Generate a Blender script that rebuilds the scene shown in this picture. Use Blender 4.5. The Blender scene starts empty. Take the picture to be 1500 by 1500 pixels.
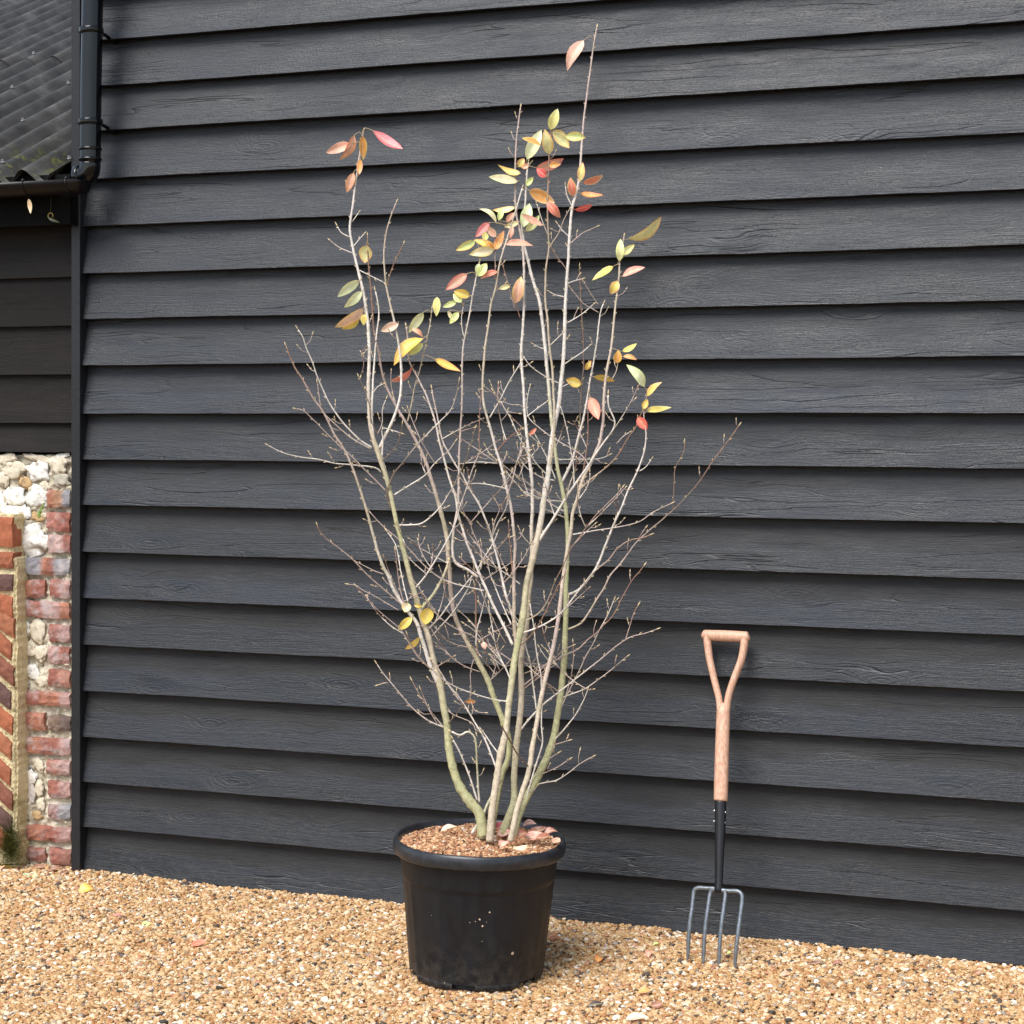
import bpy, bmesh, math, random
from mathutils import Vector, Matrix, noise
R = math.radians
random.seed(7)
scene = bpy.context.scene
C = scene.collection

# ------------------------------------------------------------------ camera, light, exposure
H = 1.49           # eye height
F = 2650.0         # focal length in pixels of the 1500 px wide photograph
HY = 606.0         # horizon row
cam_d = bpy.data.cameras.new('camera'); cam = bpy.data.objects.new('camera', cam_d); C.objects.link(cam)
cam.location = (0, 0, H); cam.rotation_euler = (R(90), 0, 0)
cam_d.sensor_width = 36; cam_d.lens = 36 * F / 1500; cam_d.shift_y = -(750 - HY) / 1500
cam_d.clip_start = 0.05; cam_d.clip_end = 2000
scene.camera = cam

SUN = Vector((0.34, 0.50, -0.90)).normalized()      # the way the light travels
world = bpy.data.worlds.new('World'); scene.world = world; world.use_nodes = True
wn = world.node_tree.nodes; wl = world.node_tree.links
sky = wn.new('ShaderNodeTexSky'); sky.sky_type = 'NISHITA'; sky.sun_disc = False
sky.sun_elevation = math.asin(-SUN.z); sky.sun_rotation = math.atan2(-SUN.x, -SUN.y)
sky.air_density = 1.0; sky.dust_density = 1.2; sky.ozone_density = 1.0
hsv = wn.new('ShaderNodeHueSaturation'); hsv.inputs['Saturation'].default_value = 0.66
wl.new(sky.outputs[0], hsv.inputs['Color']); wl.new(hsv.outputs[0], wn['Background'].inputs[0])
wn['Background'].inputs[1].default_value = 0.075
sl = bpy.data.lights.new('sun', 'SUN'); sl.energy = 1.5; sl.angle = R(38); sl.color = (1.0, 0.98, 0.95)
so = bpy.data.objects.new('sun', sl); C.objects.link(so); so.rotation_euler = SUN.to_track_quat('-Z', 'Y').to_euler()
so.location = (-2, -3, 6)
vs = scene.view_settings; vs.view_transform = 'Standard'; vs.look = 'None'; vs.gamma = 1; vs.use_curve_mapping = False
vs.exposure = 1.5

# ------------------------------------------------------------------ frames
K = 1.355e-4
TA = F * K; A = math.atan(TA); CA, SA = math.cos(A), math.sin(A)
Y0 = 5.415
TV = Vector((CA, -SA, 0))            # along the wall, to the right
NV = Vector((-SA, -CA, 0))           # out of the wall, towards the viewer
def px3(px, py, Y): return Vector(((px - 750) / F * Y, Y, H - (py - HY) / F * Y))
def wallY(px): return Y0 / (1 + (px - 750) * K)
P0 = px3(125, HY, wallY(125)); P0.z = 0
def uz(px, py, n=0.0):
    """wall coordinates (u along, z up) of the wall-parallel plane n metres in front of the wall, seen at a pixel"""
    d = Vector(((px - 750) / F, 1, -(py - HY) / F)); o = Vector((0, 0, H)); q = P0 + NV * n
    t = (q - o).dot(NV) / d.dot(NV); p = o + d * t
    return (p - q).dot(TV), p.z
def W(u, n, z): return P0 + TV * u + NV * n + Vector((0, 0, z))
def ground(px, py, z=0.0):
    Y = (H - z) * F / (py - HY); return px3(px, py, Y)
WROT = Matrix((TV, NV * -1, Vector((0, 0, 1)))).transposed()     # local x along the wall, y into it, z up

# ------------------------------------------------------------------ helpers
def tag(o, label=None, cat=None, group=None, kind=None):
    if label: o['label'] = label
    if cat: o['category'] = cat
    if group: o['group'] = group
    if kind: o['kind'] = kind
    return o
def empty(name, loc, label=None, cat=None, group=None):
    o = bpy.data.objects.new(name, None); C.objects.link(o); o.location = loc; o.empty_display_size = 0.05
    return tag(o, label, cat, group)
class MB:
    def __init__(s): s.v = []; s.f = []; s.c = []
    def add(s, vs_, fs, col=None):
        b = len(s.v); s.v += [tuple(p) for p in vs_]; s.f += [tuple(i + b for i in q) for q in fs]
        if col is None: col = (1, 1, 1)
        if isinstance(col[0], (int, float)): s.c += [col] * len(vs_)
        else: s.c += list(col)
    def build(s, name, mat, parent=None, smooth=True, mats=None):
        me = bpy.data.meshes.new(name); me.from_pydata(s.v, [], s.f)
        if mat: me.materials.append(mat)
        a = me.color_attributes.new('Col', 'FLOAT_COLOR', 'POINT')
        flat = []
        for c in s.c: flat += [c[0], c[1], c[2], 1.0]
        a.data.foreach_set('color', flat)
        if smooth: me.polygons.foreach_set('use_smooth', [True] * len(me.polygons))
        me.update()
        o = bpy.data.objects.new(name, me); C.objects.link(o)
        if parent: attach(o, parent)
        return o
def wmat(p):
    m = p.matrix_basis.copy()
    return wmat(p.parent) @ m if p.parent else m
def attach(o, parent):
    m = o.matrix_basis.copy(); o.parent = parent; o.matrix_basis = wmat(parent).inverted() @ m
def catmull(pts, step):
    """pts: tuples of floats (x,y,z,r,...); resampled smooth curve"""
    n = len(pts); out = []
    if n == 1: return pts
    for i in range(n - 1):
        p0 = pts[max(i - 1, 0)]; p1 = pts[i]; p2 = pts[i + 1]; p3 = pts[min(i + 2, n - 1)]
        L = math.dist(p1[:3], p2[:3]); k = max(1, int(round(L / step)))
        for j in range(k):
            t = j / k; t2 = t * t; t3 = t2 * t
            out.append(tuple(0.5 * (2 * b + (c - a) * t + (2 * a - 5 * b + 4 * c - d) * t2 + (-a + 3 * b - 3 * c + d) * t3) for a, b, c, d in zip(p0, p1, p2, p3)))
    out.append(tuple(pts[-1])); return out
def tube(mb, pts, sides=6, cols=None, cap=True, flat=1.0, up=None):
    """pts (x,y,z,r)"""
    P = [Vector(p[:3]) for p in pts]; n = len(P); vs_ = []; cs = []
    T = [(P[min(i + 1, n - 1)] - P[max(i - 1, 0)]).normalized() for i in range(n)]
    u = T[0].cross(up if up else Vector((0.3, 1, 0.2))).normalized()
    for i in range(n):
        u = (u - T[i] * u.dot(T[i])).normalized(); v = T[i].cross(u)
        for k in range(sides):
            a = 2 * math.pi * k / sides
            vs_.append(P[i] + (u * math.cos(a) + v * math.sin(a) * flat) * max(pts[i][3], 1e-5)); cs.append(cols[i] if cols else (1, 1, 1))
    fs = [(i * sides + k, i * sides + (k + 1) % sides, (i + 1) * sides + (k + 1) % sides, (i + 1) * sides + k) for i in range(n - 1) for k in range(sides)]
    if cap: fs += [tuple(range(sides - 1, -1, -1)), tuple((n - 1) * sides + k for k in range(sides))]
    mb.add(vs_, fs, cs)
BOXF = [(0, 3, 2, 1), (4, 5, 6, 7), (0, 1, 5, 4), (1, 2, 6, 5), (2, 3, 7, 6), (3, 0, 4, 7)]
def wbox(mb, u0, u1, n0, n1, z0, z1, col=None):
    mb.add([W(u0, n0, z0), W(u1, n0, z0), W(u1, n1, z0), W(u0, n1, z0), W(u0, n0, z1), W(u1, n0, z1), W(u1, n1, z1), W(u0, n1, z1)],
           [(0, 1, 2, 3), (4, 7, 6, 5), (0, 4, 5, 1), (1, 5, 6, 2), (2, 6, 7, 3), (3, 7, 4, 0)], col)
def bevel(o, w=0.003, seg=2):
    m = o.modifiers.new('bevel', 'BEVEL'); m.width = w; m.segments = seg; m.limit_method = 'ANGLE'; return o

# ------------------------------------------------------------------ materials
def mat(name, rough=0.7, spec=0.5, metal=0.0):
    m = bpy.data.materials.new(name); m.use_nodes = True; nt = m.node_tree; b = nt.nodes['Principled BSDF']
    b.inputs['Roughness'].default_value = rough; b.inputs['Specular IOR Level'].default_value = spec; b.inputs['Metallic'].default_value = metal
    return m, nt, b
def N(nt, t, **kw):
    n = nt.nodes.new(t)
    for k, v in kw.items():
        if hasattr(n, k) and k not in n.inputs: setattr(n, k, v)
        else: n.inputs[k].default_value = v
    return n
def ramp(nt, stops, src=None, interp='LINEAR'):
    r = nt.nodes.new('ShaderNodeValToRGB'); r.color_ramp.interpolation = interp
    e = r.color_ramp.elements
    while len(e) < len(stops): e.new(0.5)
    for i, (p, c) in enumerate(stops):
        e[i].position = p; e[i].color = (*c, 1) if len(c) == 3 else c
    if src is not None: nt.links.new(src, r.inputs[0])
    return r
def mix(nt, a, b, fac, mode='MIX'):
    m = nt.nodes.new('ShaderNodeMix'); m.data_type = 'RGBA'; m.blend_type = mode
    for s, i in ((fac, 0), (a, 6), (b, 7)):
        if isinstance(s, (int, float)): m.inputs[i].default_value = s
        elif isinstance(s, tuple): m.inputs[i].default_value = (*s, 1)
        else: nt.links.new(s, m.inputs[i])
    return m.outputs[2]
def math_(nt, op, a, b=None, c=None):
    m = nt.nodes.new('ShaderNodeMath'); m.operation = op
    for s, i in ((a, 0), (b, 1), (c, 2)):
        if s is None: continue
        if isinstance(s, (int, float)): m.inputs[i].default_value = s
        else: nt.links.new(s, m.inputs[i])
    return m.outputs[0]
def bump(nt, b, h, strength=0.5, dist=0.01):
    n = nt.nodes.new('ShaderNodeBump'); n.inputs['Strength'].default_value = strength; n.inputs['Distance'].default_value = dist
    nt.links.new(h, n.inputs['Height']); nt.links.new(n.outputs[0], b.inputs['Normal']); return n

def board_material(name, dark, light, worn, rough=0.52, spec=0.5, wornamt=0.5):
    """rough sawn softwood under worn paint; the object's local x runs along the board"""
    m, nt, b = mat(name, rough, spec); L = nt.links
    tc = N(nt, 'ShaderNodeTexCoord'); oi = N(nt, 'ShaderNodeObjectInfo')
    off = N(nt, 'ShaderNodeCombineXYZ'); L.new(math_(nt, 'MULTIPLY', oi.outputs['Random'], 57.0), off.inputs[0]); L.new(math_(nt, 'MULTIPLY', oi.outputs['Random'], 23.0), off.inputs[2])
    ad = N(nt, 'ShaderNodeVectorMath', operation='ADD'); L.new(tc.outputs['Object'], ad.inputs[0]); L.new(off.outputs[0], ad.inputs[1])
    def sc(x, y, z, src=None):
        v = N(nt, 'ShaderNodeVectorMath', operation='MULTIPLY'); L.new(src or ad.outputs[0], v.inputs[0]); v.inputs[1].default_value = (x, y, z); return v.outputs[0]
    # knots: warp the grain around sparse centres
    kv = N(nt, 'ShaderNodeTexVoronoi', feature='F1', distance='EUCLIDEAN'); kv.inputs['Scale'].default_value = 1.0; L.new(sc(2.6, 0.01, 9), kv.inputs['Vector'])
    kd = kv.outputs['Distance']
    kmask = ramp(nt, [(0.0, (1, 1, 1)), (0.32, (0, 0, 0))], kd)
    wn_ = N(nt, 'ShaderNodeTexNoise', Scale=1.0, Detail=3.0, Roughness=0.55); L.new(sc(1.6, 1, 9), wn_.inputs['Vector'])
    warp = math_(nt, 'ADD', math_(nt, 'MULTIPLY', wn_.outputs['Fac'], 0.055), math_(nt, 'MULTIPLY', kmask.outputs[0], 0.030))
    sx = N(nt, 'ShaderNodeSeparateXYZ'); L.new(ad.outputs[0], sx.inputs[0])
    zz = math_(nt, 'ADD', sx.outputs[2], warp)
    cb = N(nt, 'ShaderNodeCombineXYZ'); L.new(math_(nt, 'MULTIPLY', sx.outputs[0], 0.35), cb.inputs[0]); L.new(math_(nt, 'MULTIPLY', zz, 1.0), cb.inputs[2])
    g1 = N(nt, 'ShaderNodeTexNoise', Scale=95.0, Detail=4.0, Roughness=0.6); L.new(sc(0.10, 1, 1, cb.outputs[0]), g1.inputs['Vector'])       # growth rings
    g2 = N(nt, 'ShaderNodeTexNoise', Scale=420.0, Detail=3.0, Roughness=0.7); L.new(sc(0.12, 1, 1, cb.outputs[0]), g2.inputs['Vector'])      # fine fibres
    saw = N(nt, 'ShaderNodeTexNoise', Scale=330.0, Detail=2.0, Roughness=0.6); L.new(sc(1.0, 1, 0.16), saw.inputs['Vector'])                 # saw marks across
    crack = N(nt, 'ShaderNodeTexNoise', Scale=20.0, Detail=2.0, Roughness=0.5); L.new(sc(0.16, 1, 1.0, cb.outputs[0]), crack.inputs['Vector'])
    cl = ramp(nt, [(0.493, (0, 0, 0)), (0.5, (1, 1, 1)), (0.507, (0, 0, 0))], crack.outputs['Fac'])
    seg = N(nt, 'ShaderNodeTexNoise', Scale=1.0, Detail=2.0, Roughness=0.6); L.new(sc(1.6, 1, 11), seg.inputs['Vector'])
    cm = ramp(nt, [(0.47, (0, 0, 0)), (0.60, (1, 1, 1))], seg.outputs['Fac'])
    crk = math_(nt, 'MULTIPLY', cl.outputs[0], cm.outputs[0])
    patch = N(nt, 'ShaderNodeTexNoise', Scale=1.0, Detail=5.0, Roughness=0.62); L.new(sc(3.0, 2, 12), patch.inputs['Vector'])
    fine = N(nt, 'ShaderNodeTexNoise', Scale=260.0, Detail=2.0, Roughness=0.6); L.new(ad.outputs[0], fine.inputs['Vector'])
    pr = ramp(nt, [(0.38, dark), (0.62, light)], patch.outputs['Fac'])
    gr = ramp(nt, [(0.38, (0.88, 0.88, 0.88)), (0.62, (1.08, 1.08, 1.08))], g1.outputs['Fac'])
    c1 = mix(nt, pr.outputs[0], gr.outputs[0], 1.0, 'MULTIPLY')
    fr = ramp(nt, [(0.30, (0.80, 0.80, 0.80)), (0.70, (1.20, 1.20, 1.20))], fine.outputs['Fac'])
    c2 = mix(nt, c1, fr.outputs[0], 1.0, 'MULTIPLY')
    tone = N(nt, 'ShaderNodeMapRange'); tone.inputs['To Min'].default_value = 0.60; tone.inputs['To Max'].default_value = 1.34; L.new(oi.outputs['Random'], tone.inputs['Value'])
    tcol = N(nt, 'ShaderNodeCombineColor')
    for i in range(3): L.new(tone.outputs[0], tcol.inputs[i])
    c2 = mix(nt, c2, tcol.outputs[0], 1.0, 'MULTIPLY')
    # pale scuffs along the raised grain
    w1 = ramp(nt, [(0.56, (0, 0, 0)), (0.70, (1, 1, 1))], g2.outputs['Fac'])
    w2 = ramp(nt, [(0.50, (0, 0, 0)), (0.68, (1, 1, 1))], wn_.outputs['Fac'])
    wf = math_(nt, 'MULTIPLY', math_(nt, 'MULTIPLY', w1.outputs[0], w2.outputs[0]), wornamt)
    c3 = mix(nt, c2, worn, wf)
    kcol = ramp(nt, [(0.0, (1, 1, 1)), (0.10, (0, 0, 0))], kd)
    c4 = mix(nt, c3, tuple(x * 0.7 for x in dark), math_(nt, 'MULTIPLY', kcol.outputs[0], 0.55))
    c5 = mix(nt, c4, (0.004, 0.004, 0.005), math_(nt, 'MULTIPLY', crk, 0.4))
    # little specks of lime / splashes
    vv = N(nt, 'ShaderNodeTexVoronoi', feature='F1'); vv.inputs['Scale'].default_value = 26; L.new(ad.outputs[0], vv.inputs['Vector'])
    sp = ramp(nt, [(0.0, (1, 1, 1)), (0.055, (0, 0, 0))], vv.outputs['Distance'])
    sr = N(nt, 'ShaderNodeSeparateColor'); L.new(vv.outputs['Color'], sr.inputs[0])
    spm = math_(nt, 'MULTIPLY', sp.outputs[0], math_(nt, 'GREATER_THAN', sr.outputs[0], 0.93))
    c6 = mix(nt, c5, (0.35, 0.34, 0.32), math_(nt, 'MULTIPLY', spm, 0.75))
    # splashed dust on the lowest boards
    gp = N(nt, 'ShaderNodeNewGeometry'); sz = N(nt, 'ShaderNodeSeparateXYZ'); L.new(gp.outputs['Position'], sz.inputs[0])
    dz = ramp(nt, [(0.0, (1, 1, 1)), (0.62, (0, 0, 0))], sz.outputs[2])
    dn_ = N(nt, 'ShaderNodeTexNoise', Scale=38.0, Detail=7.0, Roughness=0.75); L.new(ad.outputs[0], dn_.inputs['Vector'])
    dm = ramp(nt, [(0.44, (0, 0, 0)), (0.68, (1, 1, 1))], dn_.outputs['Fac'])
    c6 = mix(nt, c6, (0.10, 0.088, 0.072), math_(nt, 'MULTIPLY', math_(nt, 'MULTIPLY', dm.outputs[0], dz.outputs[0]), 0.25))
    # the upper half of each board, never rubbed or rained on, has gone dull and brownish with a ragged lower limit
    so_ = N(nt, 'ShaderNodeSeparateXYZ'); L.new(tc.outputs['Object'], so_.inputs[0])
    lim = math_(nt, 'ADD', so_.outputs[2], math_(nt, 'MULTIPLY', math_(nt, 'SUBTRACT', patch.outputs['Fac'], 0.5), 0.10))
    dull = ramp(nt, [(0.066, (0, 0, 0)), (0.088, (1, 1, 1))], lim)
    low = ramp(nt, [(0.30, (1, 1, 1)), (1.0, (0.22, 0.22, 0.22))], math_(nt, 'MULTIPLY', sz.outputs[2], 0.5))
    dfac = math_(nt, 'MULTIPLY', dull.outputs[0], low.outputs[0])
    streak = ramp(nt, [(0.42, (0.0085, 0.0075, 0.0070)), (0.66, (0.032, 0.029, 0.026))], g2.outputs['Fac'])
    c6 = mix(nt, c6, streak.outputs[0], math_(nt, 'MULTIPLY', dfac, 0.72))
    low_shade = ramp(nt, [(0.15, (0.68, 0.68, 0.68)), (0.8, (1, 1, 1))], math_(nt, 'MULTIPLY', sz.outputs[2], 0.5))  # dimmer light on the lower wall, painted into the pigment
    c6 = mix(nt, c6, low_shade.outputs[0], 1.0, 'MULTIPLY')
    pv = N(nt, 'ShaderNodeTexVoronoi', feature='F1'); pv.inputs['Scale'].default_value = 70; L.new(ad.outputs[0], pv.inputs['Vector'])
    ps = N(nt, 'ShaderNodeSeparateColor'); L.new(pv.outputs['Color'], ps.inputs[0]); pd = ramp(nt, [(0.12, (1, 1, 1)), (0.20, (0, 0, 0))], pv.outputs['Distance'])
    pit = math_(nt, 'MULTIPLY', math_(nt, 'MULTIPLY', pd.outputs[0], math_(nt, 'GREATER_THAN', ps.outputs[0], 0.90)), math_(nt, 'GREATER_THAN', wn_.outputs['Fac'], 0.53))
    c6 = mix(nt, c6, (0.002, 0.002, 0.002), math_(nt, 'MULTIPLY', pit, 0.8))
    L.new(c6, b.inputs['Base Color'])
    rr = ramp(nt, [(0.3, (rough - .09,) * 3), (0.7, (rough + .12,) * 3)], patch.outputs['Fac']); L.new(math_(nt, 'ADD', rr.outputs[0], math_(nt, 'MULTIPLY', dfac, 0.22)), b.inputs['Roughness'])
    h = math_(nt, 'ADD', math_(nt, 'MULTIPLY', g1.outputs['Fac'], 0.45), math_(nt, 'MULTIPLY', g2.outputs['Fac'], 0.6))
    h = math_(nt, 'ADD', h, math_(nt, 'MULTIPLY', saw.outputs['Fac'], 0.3))
    kr = math_(nt, 'MULTIPLY', math_(nt, 'SINE', math_(nt, 'MULTIPLY', kd, 95.0)), math_(nt, 'MULTIPLY', kmask.outputs[0], 0.12))
    h = math_(nt, 'ADD', h, kr)
    h = math_(nt, 'SUBTRACT', h, math_(nt, 'MULTIPLY', crk, 0.7))
    bump(nt, b, h, 0.62, 0.0034)
    return m
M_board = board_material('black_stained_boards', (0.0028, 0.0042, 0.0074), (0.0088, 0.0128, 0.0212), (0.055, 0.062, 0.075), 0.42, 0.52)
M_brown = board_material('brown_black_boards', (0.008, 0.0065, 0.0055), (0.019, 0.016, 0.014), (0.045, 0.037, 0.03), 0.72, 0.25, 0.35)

def simple(name, col, rough=0.6, spec=0.5, metal=0.0, nscale=60, var=0.25, bstr=0.2, bdist=0.002):
    m, nt, b = mat(name, rough, spec, metal); tc = N(nt, 'ShaderNodeTexCoord')
    n = N(nt, 'ShaderNodeTexNoise', Scale=nscale, Detail=5.0, Roughness=0.6); nt.links.new(tc.outputs['Object'], n.inputs['Vector'])
    r = ramp(nt, [(0.3, tuple(c * (1 - var) for c in col)), (0.7, tuple(c * (1 + var) for c in col))], n.outputs['Fac'])
    nt.links.new(r.outputs[0], b.inputs['Base Color']); bump(nt, b, n.outputs['Fac'], bstr, bdist); return m
M_post = simple('black_painted_post', (0.008, 0.009, 0.011), 0.5, 0.5, 0, 70, 0.4, 0.4, 0.002)
M_dark = simple('dark_sheathing', (0.006, 0.006, 0.006), 0.9, 0.1)
M_pipe = simple('glossy_black_pvc', (0.003, 0.0035, 0.004), 0.08, 0.42, 0, 20, 0.2, 0.02)
M_gutter = simple('weathered_gutter', (0.008, 0.006, 0.005), 0.35, 0.3, 0, 30, 0.4, 0.1)
M_steel = simple('forged_grey_steel', (0.20, 0.225, 0.25), 0.36, 0.5, 0.55, 90, 0.3, 0.25, 0.001)
M_socket = simple('black_coated_steel', (0.008, 0.008, 0.009), 0.38, 0.5, 0, 80, 0.2, 0.05)
M_rivet = simple('bright_rivet', (0.65, 0.65, 0.65), 0.25, 0.5, 0.9, 30, 0.1, 0.02)
M_screw = simple('galvanised_screw', (0.45, 0.45, 0.44), 0.4, 0.5, 0.6, 30, 0.2, 0.05)
M_moss = simple('moss', (0.035, 0.055, 0.012), 0.95, 0.1, 0, 160, 0.6, 1.0, 0.006)

def attr_mat(name, rough, spec, nscale, var, bstr, bdist, extra=None, trans=0.0, rnd=0.0):
    """colour from the pigment stored with each piece, broken up by noise"""
    m, nt, b = mat(name, rough, spec); a = N(nt, 'ShaderNodeAttribute', attribute_name='Col'); tc = N(nt, 'ShaderNodeTexCoord')
    n = N(nt, 'ShaderNodeTexNoise', Scale=nscale, Detail=6.0, Roughness=0.65); nt.links.new(tc.outputs['Object'], n.inputs['Vector'])
    r = ramp(nt, [(0.28, (1 - var,) * 3), (0.72, (1 + var,) * 3)], n.outputs['Fac'])
    c = mix(nt, a.outputs['Color'], r.outputs[0], 1.0, 'MULTIPLY')
    if extra: c = extra(nt, c, tc)
    nt.links.new(c, b.inputs['Base Color']); bump(nt, b, n.outputs['Fac'], bstr, bdist)
    return m, nt, b
def lime(nt, c, tc):
    n = N(nt, 'ShaderNodeTexNoise', Scale=16.0, Detail=6.0, Roughness=0.7); nt.links.new(tc.outputs['Object'], n.inputs['Vector'])
    r = ramp(nt, [(0.50, (0, 0, 0)), (0.66, (1, 1, 1))], n.outputs['Fac'])
    c = mix(nt, c, (0.46, 0.40, 0.38), math_(nt, 'MULTIPLY', r.outputs[0], 0.7))
    n2 = N(nt, 'ShaderNodeTexNoise', Scale=70.0, Detail=4.0, Roughness=0.7); nt.links.new(tc.outputs['Object'], n2.inputs['Vector'])
    r2 = ramp(nt, [(0.30, (1, 1, 1)), (0.38, (0, 0, 0))], n2.outputs['Fac'])
    return mix(nt, c, (0.05, 0.035, 0.03), math_(nt, 'MULTIPLY', r2.outputs[0], 0.7))
M_brick, _, _ = attr_mat('old_handmade_brick', 0.88, 0.2, 55, 0.38, 0.8, 0.004, lime)
M_nbrick, _, _ = attr_mat('orange_brick', 0.8, 0.25, 45, 0.30, 0.6, 0.003)
def flintx(nt, c, tc):
    n = N(nt, 'ShaderNodeTexNoise', Scale=26.0, Detail=5.0, Roughness=0.7); nt.links.new(tc.outputs['Object'], n.inputs['Vector'])
    r = ramp(nt, [(0.34, (1, 1, 1)), (0.43, (0, 0, 0))], n.outputs['Fac'])
    c = mix(nt, c, (0.20, 0.14, 0.08), math_(nt, 'MULTIPLY', r.outputs[0], 0.8))
    r2 = ramp(nt, [(0.64, (0, 0, 0)), (0.70, (1, 1, 1))], n.outputs['Fac'])
    return mix(nt, c, (0.13, 0.13, 0.14), math_(nt, 'MULTIPLY', r2.outputs[0], 0.6))
M_flint, _, _ = attr_mat('flint_and_chalk', 0.7, 0.35, 60, 0.22, 0.7, 0.005, flintx)
def mortar_mat(name, base, dark, moss):
    m, nt, b = mat(name, 0.95, 0.15); tc = N(nt, 'ShaderNodeTexCoord')
    n = N(nt, 'ShaderNodeTexNoise', Scale=75.0, Detail=7.0, Roughness=0.72); nt.links.new(tc.outputs['Object'], n.inputs['Vector'])
    n2 = N(nt, 'ShaderNodeTexNoise', Scale=9.0, Detail=4.0, Roughness=0.6); nt.links.new(tc.outputs['Object'], n2.inputs['Vector'])
    r = ramp(nt, [(0.30, dark), (0.44, base), (0.75, tuple(min(1, c * 1.25) for c in base))], n.outputs['Fac'])
    r2 = ramp(nt, [(0.55, (0, 0, 0)), (0.72, (1, 1, 1))], n2.outputs['Fac'])
    c = mix(nt, r.outputs[0], moss, math_(nt, 'MULTIPLY', r2.outputs[0], 0.6))
    nt.links.new(c, b.inputs['Base Color']); bump(nt, b, n.outputs['Fac'], 1.0, 0.008); return m
M_mortar = mortar_mat('lime_mortar', (0.62, 0.55, 0.42), (0.26, 0.20, 0.13), (0.30, 0.26, 0.14))
M_ymortar = mortar_mat('yellow_mortar', (0.68, 0.56, 0.33), (0.34, 0.27, 0.14), (0.26, 0.23, 0.08))

def bark_extra(nt, c, tc):
    n = N(nt, 'ShaderNodeTexNoise', Scale=34.0, Detail=4.0, Roughness=0.6); nt.links.new(tc.outputs['Object'], n.inputs['Vector'])
    r = ramp(nt, [(0.52, (0, 0, 0)), (0.66, (1, 1, 1))], n.outputs['Fac'])
    c = mix(nt, c, (0.22, 0.23, 0.09), math_(nt, 'MULTIPLY', r.outputs[0], 0.35))
    n2 = N(nt, 'ShaderNodeTexNoise', Scale=120.0, Detail=3.0, Roughness=0.6); nt.links.new(tc.outputs['Object'], n2.inputs['Vector'])
    r2 = ramp(nt, [(0.28, (1, 1, 1)), (0.36, (0, 0, 0))], n2.outputs['Fac'])
    return mix(nt, c, (0.06, 0.045, 0.025), math_(nt, 'MULTIPLY', r2.outputs[0], 0.75))
M_bark, _, _ = attr_mat('smooth_bark', 0.6, 0.35, 90, 0.32, 0.6, 0.002, bark_extra)

def leaf_mat():
    m = bpy.data.materials.new('autumn_leaf'); m.use_nodes = True; nt = m.node_tree; b = nt.nodes['Principled BSDF']; out = nt.nodes['Material Output']
    a = N(nt, 'ShaderNodeAttribute', attribute_name='Col'); tc = N(nt, 'ShaderNodeTexCoord')
    n = N(nt, 'ShaderNodeTexNoise', Scale=70.0, Detail=4.0, Roughness=0.6); nt.links.new(tc.outputs['Object'], n.inputs['Vector'])
    r = ramp(nt, [(0.3, (0.84,) * 3), (0.7, (1.12,) * 3)], n.outputs['Fac'])
    c = mix(nt, a.outputs['Color'], r.outputs[0], 1.0, 'MULTIPLY')
    b.inputs['Roughness'].default_value = 0.42; nt.links.new(c, b.inputs['Base Color'])
    bump(nt, b, n.outputs['Fac'], 0.3, 0.002)
    t = nt.nodes.new('ShaderNodeBsdfTranslucent'); nt.links.new(c, t.inputs[0])
    mx = nt.nodes.new('ShaderNodeMixShader'); mx.inputs[0].default_value = 0.2
    nt.links.new(b.outputs[0], mx.inputs[1]); nt.links.new(t.outputs[0], mx.inputs[2]); nt.links.new(mx.outputs[0], out.inputs[0])
    return m
M_leaf = leaf_mat()

PEB = [(0.0, (0.50, 0.30, 0.14)), (0.16, (0.62, 0.42, 0.22)), (0.34, (0.56, 0.36, 0.18)), (0.44, (0.72, 0.56, 0.36)), (0.58, (0.66, 0.47, 0.27)),
       (0.68, (0.80, 0.70, 0.54)), (0.75, (0.42, 0.21, 0.09)), (0.82, (0.88, 0.85, 0.80)), (0.88, (0.55, 0.30, 0.19)), (0.915, (0.30, 0.24, 0.18)), (0.935, (0.42, 0.38, 0.34)), (0.955, (0.10, 0.08, 0.07))]
PEB = [(p, (min(.86, c[0] * .90), min(.84, c[1] * .83), c[2] * .73)) for p, c in PEB]
SOILC = [(0.0, (0.32, 0.15, 0.075)), (0.18, (0.50, 0.26, 0.13)), (0.40, (0.40, 0.19, 0.09)), (0.58, (0.62, 0.38, 0.20)), (0.72, (0.26, 0.13, 0.07)), (0.84, (0.70, 0.52, 0.32)), (0.92, (0.10, 0.05, 0.03)), (0.97, (0.62, 0.52, 0.42))]
def pebble_mat(name, stops, rough):
    m, nt, b = mat(name, rough, 0.4); oi = N(nt, 'ShaderNodeObjectInfo'); tc = N(nt, 'ShaderNodeTexCoord')
    r = ramp(nt, stops, oi.outputs['Random'], 'CONSTANT')
    n = N(nt, 'ShaderNodeTexNoise', Scale=0.9, Detail=3.0, Roughness=0.6)
    sc_ = N(nt, 'ShaderNodeVectorMath', operation='MULTIPLY'); nt.links.new(tc.outputs['Object'], sc_.inputs[0]); sc_.inputs[1].default_value = (260, 260, 260)
    nt.links.new(sc_.outputs[0], n.inputs['Vector'])
    v = ramp(nt, [(0.3, (0.78,) * 3), (0.7, (1.15,) * 3)], n.outputs['Fac'])
    nt.links.new(mix(nt, r.outputs[0], v.outputs[0], 1.0, 'MULTIPLY'), b.inputs['Base Color'])
    return m
M_pebble = pebble_mat('gravel_pebbles', PEB, 0.55)
M_grit = pebble_mat('bark_grit', SOILC, 0.8)
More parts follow.
